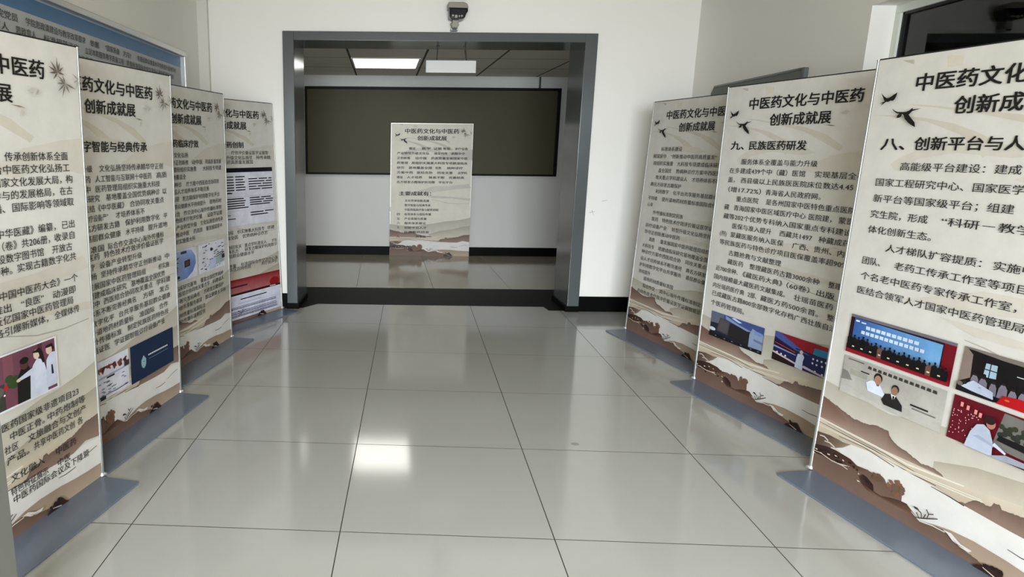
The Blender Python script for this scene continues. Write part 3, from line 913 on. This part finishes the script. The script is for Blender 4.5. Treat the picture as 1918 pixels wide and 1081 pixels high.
def ph_chart(g):
    g.rect(0, 1, 0, 1, (.86, .87, .92))
    random.seed(21)
    for i in range(46):
        x, y = .04 + .86 * random.random(), .06 + .88 * random.random()
        w = .02 + .07 * random.random()
        g.poly([(x, y), (x + w, y + .01), (x + w, y + .035), (x, y + .028)], (.10, .11, .17))
    g.rect(.42, .50, .70, .80, (.08, .08, .12)); g.rect(.36, .62, .06, .40, (.74, .78, .88)); g.poly([(.62, .16), (.95, .2), (.95, .46), (.62, .42)], (.62, .68, .70)); g.rect(.86, .97, .32, .45, (.14, .16, .22))
    g.line([(.62, .5), (.8, .55), (.97, .53)], .006, (.1, .1, .15)); g.line([(.62, .44), (.8, .48), (.97, .47)], .005, (.1, .1, .15))


def ph_document(g):
    g.rect(0, 1, 0, 1, (.845, .855, .90))
    g.rect(0, 1, .925, 1, (.03, .035, .10))
    random.seed(31)

    def bar(a, b, y, h=.018):
        g.rect(a, b, y, y + h, (.055, .06, .11))
    for k, y in enumerate((.84, .79, .745, .70, .655, .61)):
        bar(.04, .32 - .05 * random.random(), y)
        bar(.36, .47, y); bar(.49, .62 - .04 * random.random(), y)
        if k:
            x = .66
            while x < .97:
                w = .10 + .16 * random.random()
                bar(x, min(x + w, .985), y + .005); x += w + .02
    bar(.04, .42, .565); bar(.36, .44, .56)
    g.rect(.0, 1, .50, .504, (.6, .6, .66)); g.rect(0, 1, .255, .258, (.7, .7, .75))
    for k, y in enumerate((.46, .42, .38, .34, .30)):
        bar(.06, .30, y); bar(.36, .64 - .06 * random.random(), y)
        x = .66
        while x < .95 - (.3 if k == 4 else 0):
            w = .10 + .18 * random.random()
            bar(x, min(x + w, .99), y); x += w + .02
    bar(.66, .84, .20); bar(.86, .985, .205); bar(.66, .90, .155); bar(.05, .4, .185, .012); bar(.36, .46, .12, .014)


def ph_notice(g):
    g.poly([(0, .0), (1, .0), (1, 1), (0, 1)], (.84, .85, .92))
    g.poly([(0, .66), (1, .60), (1, 1), (0, 1)], [(.70, .45, .47), (.72, .40, .42), (.52, .05, .09), (.50, .05, .09)])
    g.poly([(.0, .80), (.55, .80), (.55, .84), (0, .84)], (.30, .08, .16)); g.disc(.92, .73, .07, .12, (.55, .06, .08))
    g.poly([(0, .60), (1, .60), (1, .655), (0, .655)], (.16, .06, .07)); g.rect(.0, 1, .585, .60, (.95, .94, .94)); g.rect(.85, .93, .62, .64, (.9, .88, .88))
    g.rect(.45, .80, .47, .495, (.09, .09, .18)); g.rect(.42, .72, .385, .392, (.4, .4, .5))
    for i, y in enumerate((.30, .265, .19, .15, .11, .08)):
        for x in range(24):
            g.rect(.06 + x * .036, .094 + x * .036, y, y + .012 + .004 * (i % 2), (.16, .17, .32))


# ---------------------------------------------------------------- the freestanding banners
def rounded(x0, x1, y0, y1, r, n=6):
    pts = []
    for cx, cy, a0 in ((x1 - r, y1 - r, 0), (x0 + r, y1 - r, 90), (x0 + r, y0 + r, 180), (x1 - r, y0 + r, 270)):
        for i in range(n + 1):
            a = math.radians(a0 + 90 * i / n)
            pts.append((cx + r * math.cos(a), cy + r * math.sin(a)))
    return pts


GROUP = 'freestanding display banners along both sides of the hall'


def banner(label, anchor, ang, lean, side, rows, heads, photos, start=0.02):
    a = math.radians(ang)
    ax, ay = anchor
    if side == 'R':                                   # anchored by its far edge on the left walk; shift to the left edge
        ax, ay = ax - W * math.cos(a), ay - W * math.sin(a)
    t = empty('display_banner', label, 'banner', (ax, ay, 0), a, GROUP)
    bm = bmesh.new()
    prism(bm, rounded(start, W - 0.010, -0.20, 0.022, 0.02), 0.0, 0.008)
    obj('base_plate', bm, M['base'], t, bevel=0.002)
    tilt = (math.radians(-lean), 0, 0)
    for x in (0.0, W):                                # edge poles, the lower tube thicker
        bm = bmesh.new()
        px = x - 0.004 if x < 0.5 else x + 0.004
        cyl(bm, (px, -0.003, 0.008), (px, -0.003, 0.70), 0.0100, 0.0060)
        cyl(bm, (px, -0.003, 0.70), (px, -0.003, H - 0.002), 0.0042)
        cyl(bm, (px, -0.003, H - 0.002), (px, -0.003, H + 0.003), 0.006)
        o = obj('side_pole', bm, M['pole'], t)
        o.rotation_euler = tilt
        bm = bmesh.new()
        cyl(bm, (px, -0.003, 0.008), (px, -0.003, 0.020), 0.017, 0.012)
        cyl(bm, (px, -0.016, 0.015), (px, -0.026, 0.015), 0.007, 0.006)
        obj('pole_foot', bm, M['chrome'], t)
    P = Print(-0.0042)
    P.rect(0.004, W - 0.004, 0.010, H - 0.002, PAPER, -0.0042)
    artwork(P, side == 'R')
    titles(P)
    for s, u0, u1, v, h in heads:
        P.text(s, u0, u1, v, h, bold=0.02)
    body(P, rows)
    # the panel's own thickness and reverse
    bm = bmesh.new()
    box(bm, 0.003, W - 0.003, -0.004, 0.004, 0.009, H)
    pan = obj('panel', bm, M['back'], t)
    pan.rotation_euler = tilt
    bm = bmesh.new()
    box(bm, 0.004, W - 0.004, -0.005, 0.006, H, H + 0.005)
    obj('top_rail', bm, M['dark'], t).rotation_euler = tilt
    pr = P.build('printed_face', M['ink'], pan)
    pr['label'] = 'printed front with brown ink landscape and black lettering'
    for nm, lb, u0, u1, v0, v1, fn, *sx in photos:
        photo_box(pan, nm, lb, u0, u1, v0, v1, fn, *sx)
    return t


HB = 0.049
# right side, nearest
banner('nearest banner on the right, headed with character for eight, four pictures above landscape', (2.092, 0.668), -78.8, 0.59, 'L', [
    (1.347, [('高能级平台建设：建成', 0.188, 0.642), (None, 0.665, 1.03)]),
    (1.283, [('国家工程研究中心、国家医学中心等', 0.088, 0.80), ('高水平创', 0.85, 1.03)]),
    (1.219, [('新平台等国家级平台；组建', 0.089, 0.645), ('中医药研', 0.85, 1.03)]),
    (1.156, [('究生院，形成', 0.089, 0.345), ('“科研－教学', 0.40, 0.72), ('－临床”一', 0.78, 1.03)]),
    (1.094, [('体化创新生态。', 0.09, 0.372)]),
    (1.029, [('人才梯队扩容提质：', 0.188, 0.575), ('实施中医药传承创新', 0.617, 1.03)]),
    (0.966, [('团队、', 0.088, 0.175), ('老药工传承工作室等项目', 0.24, 0.74), ('，建设百', 0.83, 1.03)]),
    (0.903, [('个名老中医药专家传承工作室，', 0.092, 0.72), ('培育中西', 0.83, 1.03)]),
    (0.842, [('医结合领军人才国家中医药管理局', 0.088, 0.755)]),
], [('八、', 0.083, 0.19, 1.424, HB), ('创新平台与人才', 0.232, 0.70, 1.424, HB)], [
    ('printed_photo', 'picture of people lined up before a blue screen', 0.084, 0.552, 0.590, 0.752, ph_stage),
    ('printed_photo', 'pale picture of two smiling people', 0.084, 0.551, 0.412, 0.572, ph_couple),
    ('printed_photo', 'dark picture of a meeting with a red folder', 0.580, 1.040, 0.592, 0.752, ph_meeting, 0.6),
    ('printed_photo', 'red picture of a person in a white coat', 0.578, 1.040, 0.411, 0.573, ph_clinic, 0.62)])
# right side, middle
banner('middle banner on the right, headed with character for nine, two dark pictures low down', (2.063, 1.941), -76.0, 0.25, 'L', [
    (1.343, [('服务体系全覆盖与能力升级', 0.184, 0.726)]),
    (1.292, [('在多建成439个中（藏）医馆', 0.095, 0.658), ('实现基层全覆', 0.718, 1.01)]),
    (1.240, [('盖，', 0.092, 0.15), ('西县级以上民族医医院床位数达4.45', 0.20, 0.953)]),
    (1.185, [('（增17.72%）', 0.105, 0.368), ('青海省人民政府网。', 0.403, 0.775)]),
    (1.134, [('重点医院', 0.181, 0.358), ('是各州国家中医特色重点医院', 0.415, 0.985)]),
    (1.083, [('藏', 0.088, 0.13), ('青海国家中医区域医疗中心', 0.17, 0.70), ('医院建，', 0.72, 0.86), ('蒙医', 0.90, 0.99)]),
    (1.030, [('藏等202个优势专科纳入国家重点专科建设', 0.091, 0.985)]),
    (0.979, [('医保与准入提升', 0.177, 0.483), ('西藏共1497', 0.543, 0.76), ('种藏成药', 0.80, 0.985)]),
    (0.928, [('(剂)', 0.078, 0.135), ('蒙藏医服务纳入医保', 0.17, 0.578), ('广西、贵州、内蒙', 0.64, 1.01)]),
    (0.877, [('等民族医药与特色诊疗项目医保覆盖率超90%', 0.084, 0.985)]),
    (0.822, [('古籍抢救与文献整理', 0.173, 0.582)]),
    (0.771, [('藏医药', 0.173, 0.304), ('整理藏医药古籍3000余种', 0.357, 0.844), ('整理', 0.90, 0.975)]),
    (0.719, [('近700余种、', 0.078, 0.27), ('《藏医药大典》', 0.31, 0.61), ('（60卷）出版', 0.64, 0.945)]),
    (0.666, [('国内规模最大藏医药文献集成。', 0.071, 0.64), ('壮瑶苗医药', 0.70, 0.945)]),
    (0.614, [('内壮瑶药医疗典', 0.072, 0.34), ('2部、', 0.37, 0.44), ('藏医方药500余首。', 0.47, 0.867), ('整', 0.92, 0.96)]),
    (0.564, [('已成藏医古籍800余部数字化存档广西壮族自治', 0.073, 0.985)]),
    (0.507, [('个医药管理局。', 0.072, 0.36)]),
], [('九、', 0.083, 0.19, 1.424, HB), ('民族医药研发', 0.232, 0.640, 1.424, HB)], [
    ('printed_photo', 'dark picture of shelves under a blue sky', 0.092, 0.533, 0.321, 0.472, ph_shelves),
    ('printed_photo', 'blue and red picture of an exhibition hall', 0.612, 0.985, 0.325, 0.480, ph_gallery)])
# right side, far
banner('farthest banner on the right, only small text and no pictures, by the doorway', (2.002, 3.199), -77.0, 2.2, 'L', [
    (1.415, [('标准体系建设', 0.177, 0.438)]),
    (1.362, [(None, 0.084, 0.255), ('“' + fill(11) + '”', 0.313, 0.83), (None, 0.87, 1.03)]),
    (1.311, [(None, 0.096, 0.353), (None, 0.402, 1.03)]),
    (1.259, [(None, 0.177, 0.344), (None, 0.40, 1.03)]),
    (1.208, [(None, 0.15, 0.546), (None, 0.598, 1.03)]),
    (1.155, [(None, 0.097, 0.485)]),
    (1.105, [(None, 0.175, 0.344), (None, 0.401, 1.03)]),
    (1.051, [(None, 0.087, 0.209), (None, 0.27, 1.03)]),
    (1.002, [(None, 0.091, 0.159)]),
    (0.946, [(None, 0.178, 0.557)]),
    (0.898, [(None, 0.174, 0.257), (None, 0.31, 1.03)]),
    (0.845, [(None, 0.096, 0.38), (None, 0.444, 1.03)]),
    (0.794, [(None, 0.096, 0.553)]),
    (0.742, [(None, 0.172, 0.247), (None, 0.323, 1.03)]),
    (0.688, [(None, 0.088, 0.252), (None, 0.306, 1.03)]),
    (0.640, [(None, 0.092, 0.602), (None, 0.656, 1.03)]),
    (0.586, [(None, 0.088, 0.627), (None, 0.675, 1.03)]),
    (0.537, [(None, 0.083, 0.631), (None, 0.685, 1.03)]),
    (0.485, [(None, 0.087, 0.247)]),
    (0.437, [(None, 0.164, 0.554)]),
    (0.381, [(None, 0.169, 0.333), (None, 0.393, 1.03)]),
    (0.330, [(None, 0.099, 0.90)]),
], [], [])
# left side, nearest
banner('nearest banner on the left, with a bordered picture of two people in white coats', (-1.088, 0.376), 79.0, -1.47, 'R', [
    (1.357, [('近年来，中医药文化', 0.188, 0.60), ('传承创新体系全面', 0.708, 1.028)]),
    (1.314, [('建成，各地搭建平', 0.09, 0.55), ('台中医药文化弘扬工', 0.655, 1.035)]),
    (1.271, [('作，融入国', 0.09, 0.35), ('国家文化发展大局，', 0.645, 0.985), ('构', 1.010, 1.048)]),
    (1.228, [('建社会各界', 0.09, 0.35), ('参与的发展格局，', 0.64, 0.94), ('在古', 0.972, 1.043)]),
    (1.185, [('籍保护、', 0.09, 0.25), ('传播、', 0.60, 0.69), ('国际影响等领域取', 0.725, 1.047)]),
    (1.140, [('得成效。', 0.09, 0.25)]),
    (1.100, [('《中华医藏》编纂，', 0.62, 0.935), ('已出', 0.971, 1.043)]),
    (1.057, [('版（卷》共206册，', 0.60, 0.90), ('收录自', 0.925, 1.039)]),
    (1.014, [('建设数字图书馆', 0.60, 0.862), ('开放古', 0.908, 1.021)]),
    (0.973, [('籍千种。', 0.57, 0.70), ('实现古籍数字化共', 0.726, 1.041)]),
    (0.888, [('《中国中医药大会》一个', 0.61, 1.043)]),
    (0.843, [('推出', 0.60, 0.682), ('“良医”', 0.73, 0.845), ('动漫即', 0.894, 1.025)]),
    (0.803, [('反亿国家中医药管理局', 0.60, 1.007)]),
    (0.762, [('各引爆新媒体，', 0.60, 0.86), ('全媒体传', 0.895, 1.042)]),
    (0.424, [('医药国家级非遗项目23', 0.59, 1.004)]),
    (0.380, [('中医正骨。', 0.625, 0.80), ('中药炮制等', 0.818, 1.041)]),
    (0.337, [('社区', 0.593, 0.66), ('文旅融合与文创产', 0.709, 1.043)]),
    (0.295, [('产品。', 0.60, 0.71), ('共享中医药文创', 0.735, 0.968), ('各', 0.985, 1.02)]),
    (0.222, [('文化融入', 0.611, 0.785), ('中医药', 0.85, 0.97)]),
    (0.172, [('特色特征展示', 0.606, 0.80), ('中医', 0.855, 0.93)]),
    (0.138, [('中医药国际会议及下降管', 0.615, 1.044)]),
], [('一、文化传承', 0.083, 0.50, 1.424, HB)], [
    ('printed_photo', 'bordered picture of two people in white coats', 0.50, 0.893, 0.494, 0.701, ph_doctors)])
# left side, second
banner('second banner on the left, with a navy blue slide beside a white page', (-1.096, 1.444), 80.7, -1.36, 'R', [
    (1.296, [(None, 0.188, 0.393), (None, 0.444, 1.011)]),
    (1.250, [(None, 0.09, 0.375), ('人工智能与互联网十中医药', 0.41, 0.892), (None, 0.943, 1.05)]),
    (1.206, [(None, 0.09, 0.37), (None, 0.41, 0.975)]),
    (1.164, [(None, 0.09, 0.436), (None, 0.485, 0.97), ('以', 1.0, 1.043)]),
    (1.120, [(None, 0.09, 0.395), ('《中华医藏》', 0.42, 0.631), (None, 0.681, 1.01)]),
    (1.076, [(None, 0.09, 0.30), ('“' + fill(4) + '”', 0.331, 0.494), (None, 0.555, 0.813)]),
    (1.033, [(None, 0.09, 0.584), (None, 0.633, 0.96), (None, 1.0, 1.04)]),
    (0.987, [(None, 0.09, 0.59), (None, 0.634, 0.80), (None, 0.84, 1.037)]),
    (0.936, [(None, 0.09, 0.30), (None, 0.348, 0.448), (None, 0.481, 0.996)]),
    (0.902, [(None, 0.09, 0.41), (None, 0.445, 0.988)]),
    (0.857, [(None, 0.09, 0.37), (None, 0.407, 0.769)]),
    (0.814, [(None, 0.188, 0.38), (None, 0.413, 0.96), (None, 1.0, 1.046)]),
    (0.767, [(None, 0.09, 0.80), (None, 0.93, 1.042)]),
    (0.725, [(None, 0.09, 0.617), (None, 0.66, 0.994)]),
    (0.685, [(None, 0.09, 0.39), (None, 0.424, 0.861), (None, 0.90, 1.05)]),
    (0.641, [(None, 0.09, 0.696), (None, 0.764, 0.87), (None, 0.93, 1.034)]),
    (0.595, [(None, 0.09, 0.50), (None, 0.54, 1.044)]),
    (0.551, [(None, 0.09, 0.666), (None, 0.723, 0.87), (None, 0.92, 1.015)]),
    (0.508, [(None, 0.09, 0.556), (None, 0.609, 1.019)]),
    (0.464, [(None, 0.09, 0.451), (None, 0.492, 0.976)]),
], [('二、', 0.083, 0.19, 1.384, HB), ('数字智能与经典传承', 0.267, 0.859, 1.384, HB)], [
    ('printed_photo', 'navy blue slide with a round seal', 0.620, 1.056, 0.222, 0.421, ph_slide),
    ('printed_photo', 'white page with a brown splash', 0.17, 0.601, 0.230, 0.423, ph_page)], start=0.085)
# left side, third
banner('third banner on the left, with a pale blue round picture beside a white chart', (-1.111, 2.68), 80.3, -0.25, 'R', [
    (1.344, [(None, 0.188, 0.56)]),
    (1.299, [(None, 0.09, 0.56), (None, 0.606, 0.76), (None, 0.80, 1.045)]),
    (1.256, [(None, 0.09, 0.668), (None, 0.758, 1.044)]),
    (1.210, [(None, 0.09, 0.52)]),
    (1.163, [(None, 0.188, 0.46), (None, 0.52, 1.0)]),
    (1.120, [(None, 0.09, 0.841)]),
    (1.074, [(None, 0.188, 0.42), (None, 0.46, 1.0)]),
    (1.028, [(None, 0.09, 0.781), (None, 0.839, 1.026)]),
    (0.981, [(None, 0.09, 0.42), (None, 0.47, 1.022)]),
    (0.942, [(None, 0.09, 0.72), (None, 0.80, 1.032)]),
    (0.896, [(None, 0.09, 0.64), (None, 0.69, 1.043)]),
    (0.851, [(None, 0.09, 0.53), (None, 0.59, 0.72), (None, 0.773, 1.025)]),
    (0.808, [(None, 0.09, 0.609)]),
    (0.509, [(None, 0.09, 0.60), (None, 0.66, 1.014)]),
    (0.470, [(None, 0.09, 0.792), (None, 0.84, 1.025)]),
    (0.424, [(None, 0.09, 0.636), (None, 0.70, 1.014)]),
    (0.380, [(None, 0.09, 0.669), (None, 0.72, 1.047)]),
    (0.331, [(None, 0.09, 0.715)]),
    (0.290, [(None, 0.09, 0.712)]),
], [('三、', 0.083, 0.19, 1.407, HB), ('中医药临床疗效', 0.236, 0.71, 1.407, HB)], [
    ('printed_photo', 'pale blue round picture', 0.19, 0.613, 0.567, 0.768, ph_scanner),
    ('printed_photo', 'white chart with dark marks', 0.641, 1.045, 0.570, 0.767, ph_chart)])
# left side, far
banner('farthest banner on the left, with a navy-topped document and a red-topped notice', (-0.908, 3.677), 64.0, 1.88, 'R', [
    (1.355, [(None, 0.188, 0.50), (None, 0.56, 1.03)]),
    (1.316, [(None, 0.09, 0.82), (None, 0.87, 1.062)]),
    (1.281, [(None, 0.09, 0.822)]),
    (0.727, [(None, 0.188, 0.53), (None, 0.58, 0.93), (None, 0.97, 1.07)]),
    (0.687, [(None, 0.09, 0.58), (None, 0.64, 0.971)]),
    (0.610, [(None, 0.188, 0.62), (None, 0.66, 0.95), (None, 1.02, 1.095)]),
    (0.576, [(None, 0.09, 0.58), (None, 0.659, 1.094)]),
    (0.540, [(None, 0.09, 0.778)]),
    (0.458, [(None, 0.09, 0.54), (None, 0.60, 1.095)]),
    (0.430, [(None, 0.09, 0.725), (None, 0.86, 1.09)]),
], [('四、', 0.083, 0.19, 1.407, HB), ('中医药新药创制', 0.236, 0.715, 1.407, HB)], [
    ('printed_photo', 'white document with a navy blue header', 0.12, 1.075, 0.793, 1.251, ph_document),
    ('printed_photo', 'white notice with a red header', 0.12, 1.112, 0.030, 0.360, ph_notice)])

# ---------------------------------------------------------------- post cut off by the lower left corner
t = empty('metal_post', 'grey metal post cut off by the lower left corner of the photo', 'post', (-0.885, -0.765, 0), 0.0)
bm = bmesh.new()
prism(bm, rounded(-0.065, 0.065, -0.065, 0.065, 0.006), 0.006, 1.10)
obj('shaft', bm, M['postgrey'], t)
bm = bmesh.new()
prism(bm, rounded(-0.10, 0.085, -0.10, 0.085, 0.02), 0.0, 0.008)
obj('foot_plate', bm, M['postgrey'], t)
bm = bmesh.new()
prism(bm, rounded(-0.068, 0.066, -0.068, 0.066, 0.008), 1.10, 1.115)
obj('cap', bm, M['dark'], t)

# ---------------------------------------------------------------- board leaning at the back
BU0, BU1, BZ1 = 0.086, 1.163, 1.745
t = empty('leaning_board', 'cream exhibition board leaning on back wall before the olive chalkboard', 'banner')
t.location = wl(BU0, BW - 0.060, 0)
t.rotation_euler = (math.radians(-0.55), 0, TH)
su, sv = (BU1 - BU0) / W, BZ1 / H
P = Print(-0.0062, su, sv)
P.rect(0.006, W - 0.006, 0.008, H - 0.006, (0.86, 0.845, 0.795), -0.0062)
artwork(P)
titles(P)
rows = []
v = 1.430
for segs in ([(0.25, 0.34), (0.43, 0.55), (0.59, 0.70), (0.72, 0.82), (0.88, 1.06)], [(0.09, 0.53), (0.60, 0.78), (0.83, 1.02)], [(0.09, 0.27), (0.34, 0.50), (0.56, 1.06)], [(0.09, 0.24), (0.29, 1.06)],
             [(0.09, 0.19), (0.25, 0.57), (0.62, 0.70), (0.78, 1.0)], [(0.09, 0.31), (0.37, 0.58), (0.65, 0.86), (0.93, 1.06)], [(0.09, 0.17), (0.23, 0.44), (0.53, 0.75), (0.81, 1.02)], [(0.09, 0.62), (0.67, 0.86)]):
    rows.append((v, [(None, a, b) for a, b in segs]))
    v -= 0.0635
v = 0.736
for i, s in enumerate(('文化传承创新发展', '数字智能与经典传承', '中医药临床疗效与新药创制', '标准体系与国际传播', '产业发展与质量', '服务体系建设', '创新平台人才', '民族医药研发', None)):
    n = (0.34, 0.36, 0.47, 0.37, 0.31, 0.30, 0.31, 0.35, 0.14)[i]
    rows.append((v, [(s, 0.205 if i < 8 else 0.37, (0.205 if i < 8 else 0.37) + n)]))
    if i > 2:
        rows[-1][1].append(('一二三四五六七八九'[i], 0.10, 0.14))
    v -= 0.061
body(P, rows, h=0.034, pitch=0.05, bold=0.02)
P.text('主要成就有：', 0.125, 0.57, 0.822, 0.055, bold=0.03)
bm = bmesh.new()
box(bm, 0, BU1 - BU0, -0.006, 0.006, 0, BZ1)
pan = obj('panel', bm, M['whitealu'], t, bevel=0.001)
pr = P.build('printed_face', M['ink'], pan)
pr['label'] = 'printed front with small brown landscape at the foot'
for x in (0.0, BU1 - BU0):
    bm = bmesh.new()
    box(bm, x - 0.009, x + 0.009, -0.012, 0.010, 0.600, 0.655)
    obj('edge_clip', bm, M['white'], t, bevel=0.003)

# ---------------------------------------------------------------- chalkboard in the back room
t = empty('chalkboard', 'long olive chalkboard with black frame on the back wall', 'chalkboard')
t.location = wl(0, BW, 0)
t.rotation_euler = (0, 0, TH)
x0, x1, z0, z1 = -1.042, 2.288, 1.075, 2.198
bm = bmesh.new()
box(bm, x0 + 0.02, x1 - 0.02, -0.022, -0.004, z0 + 0.02, z1 - 0.02)
obj('writing_surface', bm, M['board'], t)
bm = bmesh.new()
fw = 0.034
box(bm, x0, x1, -0.036, 0, z1 - fw, z1)
box(bm, x0, x1, -0.036, 0, z0, z0 + 0.024)
box(bm, x0, x0 + 0.030, -0.036, 0, z0 + 0.024, z1 - fw)
box(bm, x1 - 0.045, x1, -0.036, 0, z0 + 0.024, z1 - fw)
obj('board_frame', bm, M['bframe'], t, bevel=0.006)

# ---------------------------------------------------------------- hanging sign in the doorway
t = empty('hanging_sign', 'blank white sign hanging on two dark rods in the doorway', 'sign')
t.location = wl(0.352, 0.25, 2.064)
t.rotation_euler = (0, 0, TH)
bm = bmesh.new()
box(bm, 0, 0.435, -0.012, 0.012, 0, 0.103)
obj('sign_panel', bm, M['white'], t, bevel=0.003)
for xa, xb, r_ in ((0.092, 0.100, 0.0045), (0.350, 0.333, 0.0060)):
    bm = bmesh.new()
    cyl(bm, (xa, 0, 0.098), (xb, 0, 0.221), r_)
    cyl(bm, (xb, 0, 0.215), (xb, 0, 0.221), 0.012)
    obj('rod', bm, M['dark'], t)

# ---------------------------------------------------------------- ceiling light
t = empty('ceiling_light', 'bright square ceiling light panel beyond the doorway', 'light')
t.location = wl(0, 0, RC)
t.rotation_euler = (0, 0, TH)
lx0, lx1, ly0, ly1 = -0.362, 0.370, 1.525, 2.420
bm = bmesh.new()
for a in ((lx0, lx1, ly0, ly0 + 0.02), (lx0, lx1, ly1 - 0.02, ly1), (lx0, lx0 + 0.02, ly0 + 0.02, ly1 - 0.02), (lx1 - 0.02, lx1, ly0 + 0.02, ly1 - 0.02)):
    box(bm, a[0], a[1], a[2], a[3], -0.010, 0.0)
obj('light_trim', bm, M['ledtrim'], t)
bm = bmesh.new()
box(bm, lx0 + 0.02, lx1 - 0.02, ly0 + 0.02, ly1 - 0.02, -0.008, -0.001)
obj('diffuser', bm, M['led'], t)

# ---------------------------------------------------------------- security camera over the doorway
t = empty('security_camera', 'security camera with grey hood and dark lens above the doorway', 'camera')
t.location = wl(0.575, 0, 2.36)
t.rotation_euler = (0, 0, TH)
bm = bmesh.new()
lin_prism(bm, [(-0.078, 0.158), (-0.080, 0.200), (0.045, 0.200), (0.072, 0.188), (0.083, 0.155)], -0.185, -0.03)
obj('hood', bm, M['tan'], t, bevel=0.006)
bm = bmesh.new()
lin_prism(bm, [(-0.070, 0.158), (0.079, 0.156), (0.080, 0.132), (0.066, 0.116), (0.058, 0.088), (0.040, 0.078), (-0.010, 0.074), (-0.058, 0.082), (-0.068, 0.092)], -0.172, -0.035)
obj('lens_housing', bm, M['lens'], t, bevel=0.008)
bm = bmesh.new()
for x, z, r_ in ((-0.04, 0.100, 0.010), (-0.014, 0.094, 0.014), (0.012, 0.096, 0.008), (0.032, 0.098, 0.009)):
    cyl(bm, (x, -0.170, z), (x, -0.1755, z), r_, r_ * 0.8)
obj('infrared_lamp', bm, M['neck'], t)
bm = bmesh.new()
lin_prism(bm, [(-0.035, 0.080), (0.020, 0.080), (0.010, 0.058), (0.020, 0.045), (0.004, 0.022), (-0.036, 0.022), (-0.042, 0.045), (-0.034, 0.058)], -0.10, -0.004)
cyl(bm, (-0.050, -0.06, 0.052), (-0.030, -0.06, 0.052), 0.010)
obj('bracket', bm, M['neck'], t, bevel=0.005)
bm = bmesh.new()
box(bm, -0.046, 0.012, -0.092, 0.0, 0.002, 0.022)
obj('wall_mount', bm, M['white'], t, bevel=0.006)
bm = bmesh.new()
lin_prism(bm, [(-0.042, 0.019), (0.008, 0.019), (-0.002, 0.004), (-0.032, 0.004)], -0.0945, -0.090)
obj('cable_slot', bm, M['dark'], t)

# ---------------------------------------------------------------- notice board on the left wall
t = empty('notice_board', 'large framed notice board with blue band on left wall, behind the banners', 'notice board')
t.location = (XL, 0, 0)
t.rotation_euler = (0, 0, math.radians(90))          # x runs away from the viewer, -y out of the wall
y0, y1, zb, zt = -0.55, 3.165, 0.80, 2.118
bm = bmesh.new()
fw, fd = 0.035, 0.045
box(bm, y0, y1, -fd, 0, zt - fw, zt)
box(bm, y0, y1, -fd, 0, zb, zb + fw)
box(bm, y0, y0 + fw, -fd, 0, zb + fw, zt - fw)
box(bm, y1 - fw, y1, -fd, 0, zb + fw, zt - fw)
obj('board_frame', bm, M['alu'], t, bevel=0.004)
P = Print(-0.010)
px0, px1, pz0, pz1 = y0 + fw, y1 - fw, zb + fw, zt - fw
P.rect(px0, px1, pz0, pz1, (0.70, 0.715, 0.72), -0.010)
P.poly([(px0, pz1 - 0.008), (px1, pz1 - 0.008), (px1, pz1 - 0.082), (px0, pz1 - 0.076)], [(.22, .40, .54), (.36, .50, .66), (.38, .51, .66), (.26, .45, .60)])
P.rect(px0, px1, pz1 - 0.008, pz1, (0.66, 0.70, 0.72))
body(P, [(1.948, [('学院落实立德树人根本任务学院党员', -0.05, 0.873), ('学院思政课建设与教学改革要求', 0.938, 1.533), ('依据', 1.592, 1.70), ('“国家质量', 1.78, 1.98), ('方针', 2.03, 2.16), (None, 2.26, 3.0)]),
         (1.898, [('坚持质量第一思政育人', 0.2, 0.79), ('思政育人', 0.847, 1.02), ('标准规范工作', 1.087, 1.45), ('立足本职服务教学质量工程', 1.52, 2.035), (None, 2.08, 2.94)]),
         (1.848, [(None, -0.05, 0.9), (None, 0.95, 1.6), (None, 1.7, 2.9)])], h=0.036, col=(0.22, 0.23, 0.24), bold=0.012)
P.build('printed_sheet', M['ink'], t)['label'] = 'pale printed sheet with a blue band'
bm = bmesh.new()
box(bm, px0, px1, -0.008, -0.001, pz0, pz1)
obj('backing_board', bm, M['back'], t)

# ---------------------------------------------------------------- grey board on the right wall
t = empty('wall_board', 'grey green board on right wall, showing above the middle banner', 'board')
t.location = (XR, 0, 0)
t.rotation_euler = (0, 0, math.radians(-90))         # x runs towards the viewer
bm = bmesh.new()
lin_prism(bm, [(-3.42, 0.95), (-2.09, 0.95), (-2.09, 1.908), (-3.37, 1.908), (-3.42, 1.86)], -0.024, 0)
obj('board_panel', bm, M['greyboard'], t, bevel=0.004)
bm = bmesh.new()
box(bm, -3.36, -2.11, -0.030, -0.022, 1.896, 1.908)
box(bm, -2.11, -2.09, -0.030, -0.022, 0.95, 1.908)
obj('board_edge', bm, M['frame'], t)
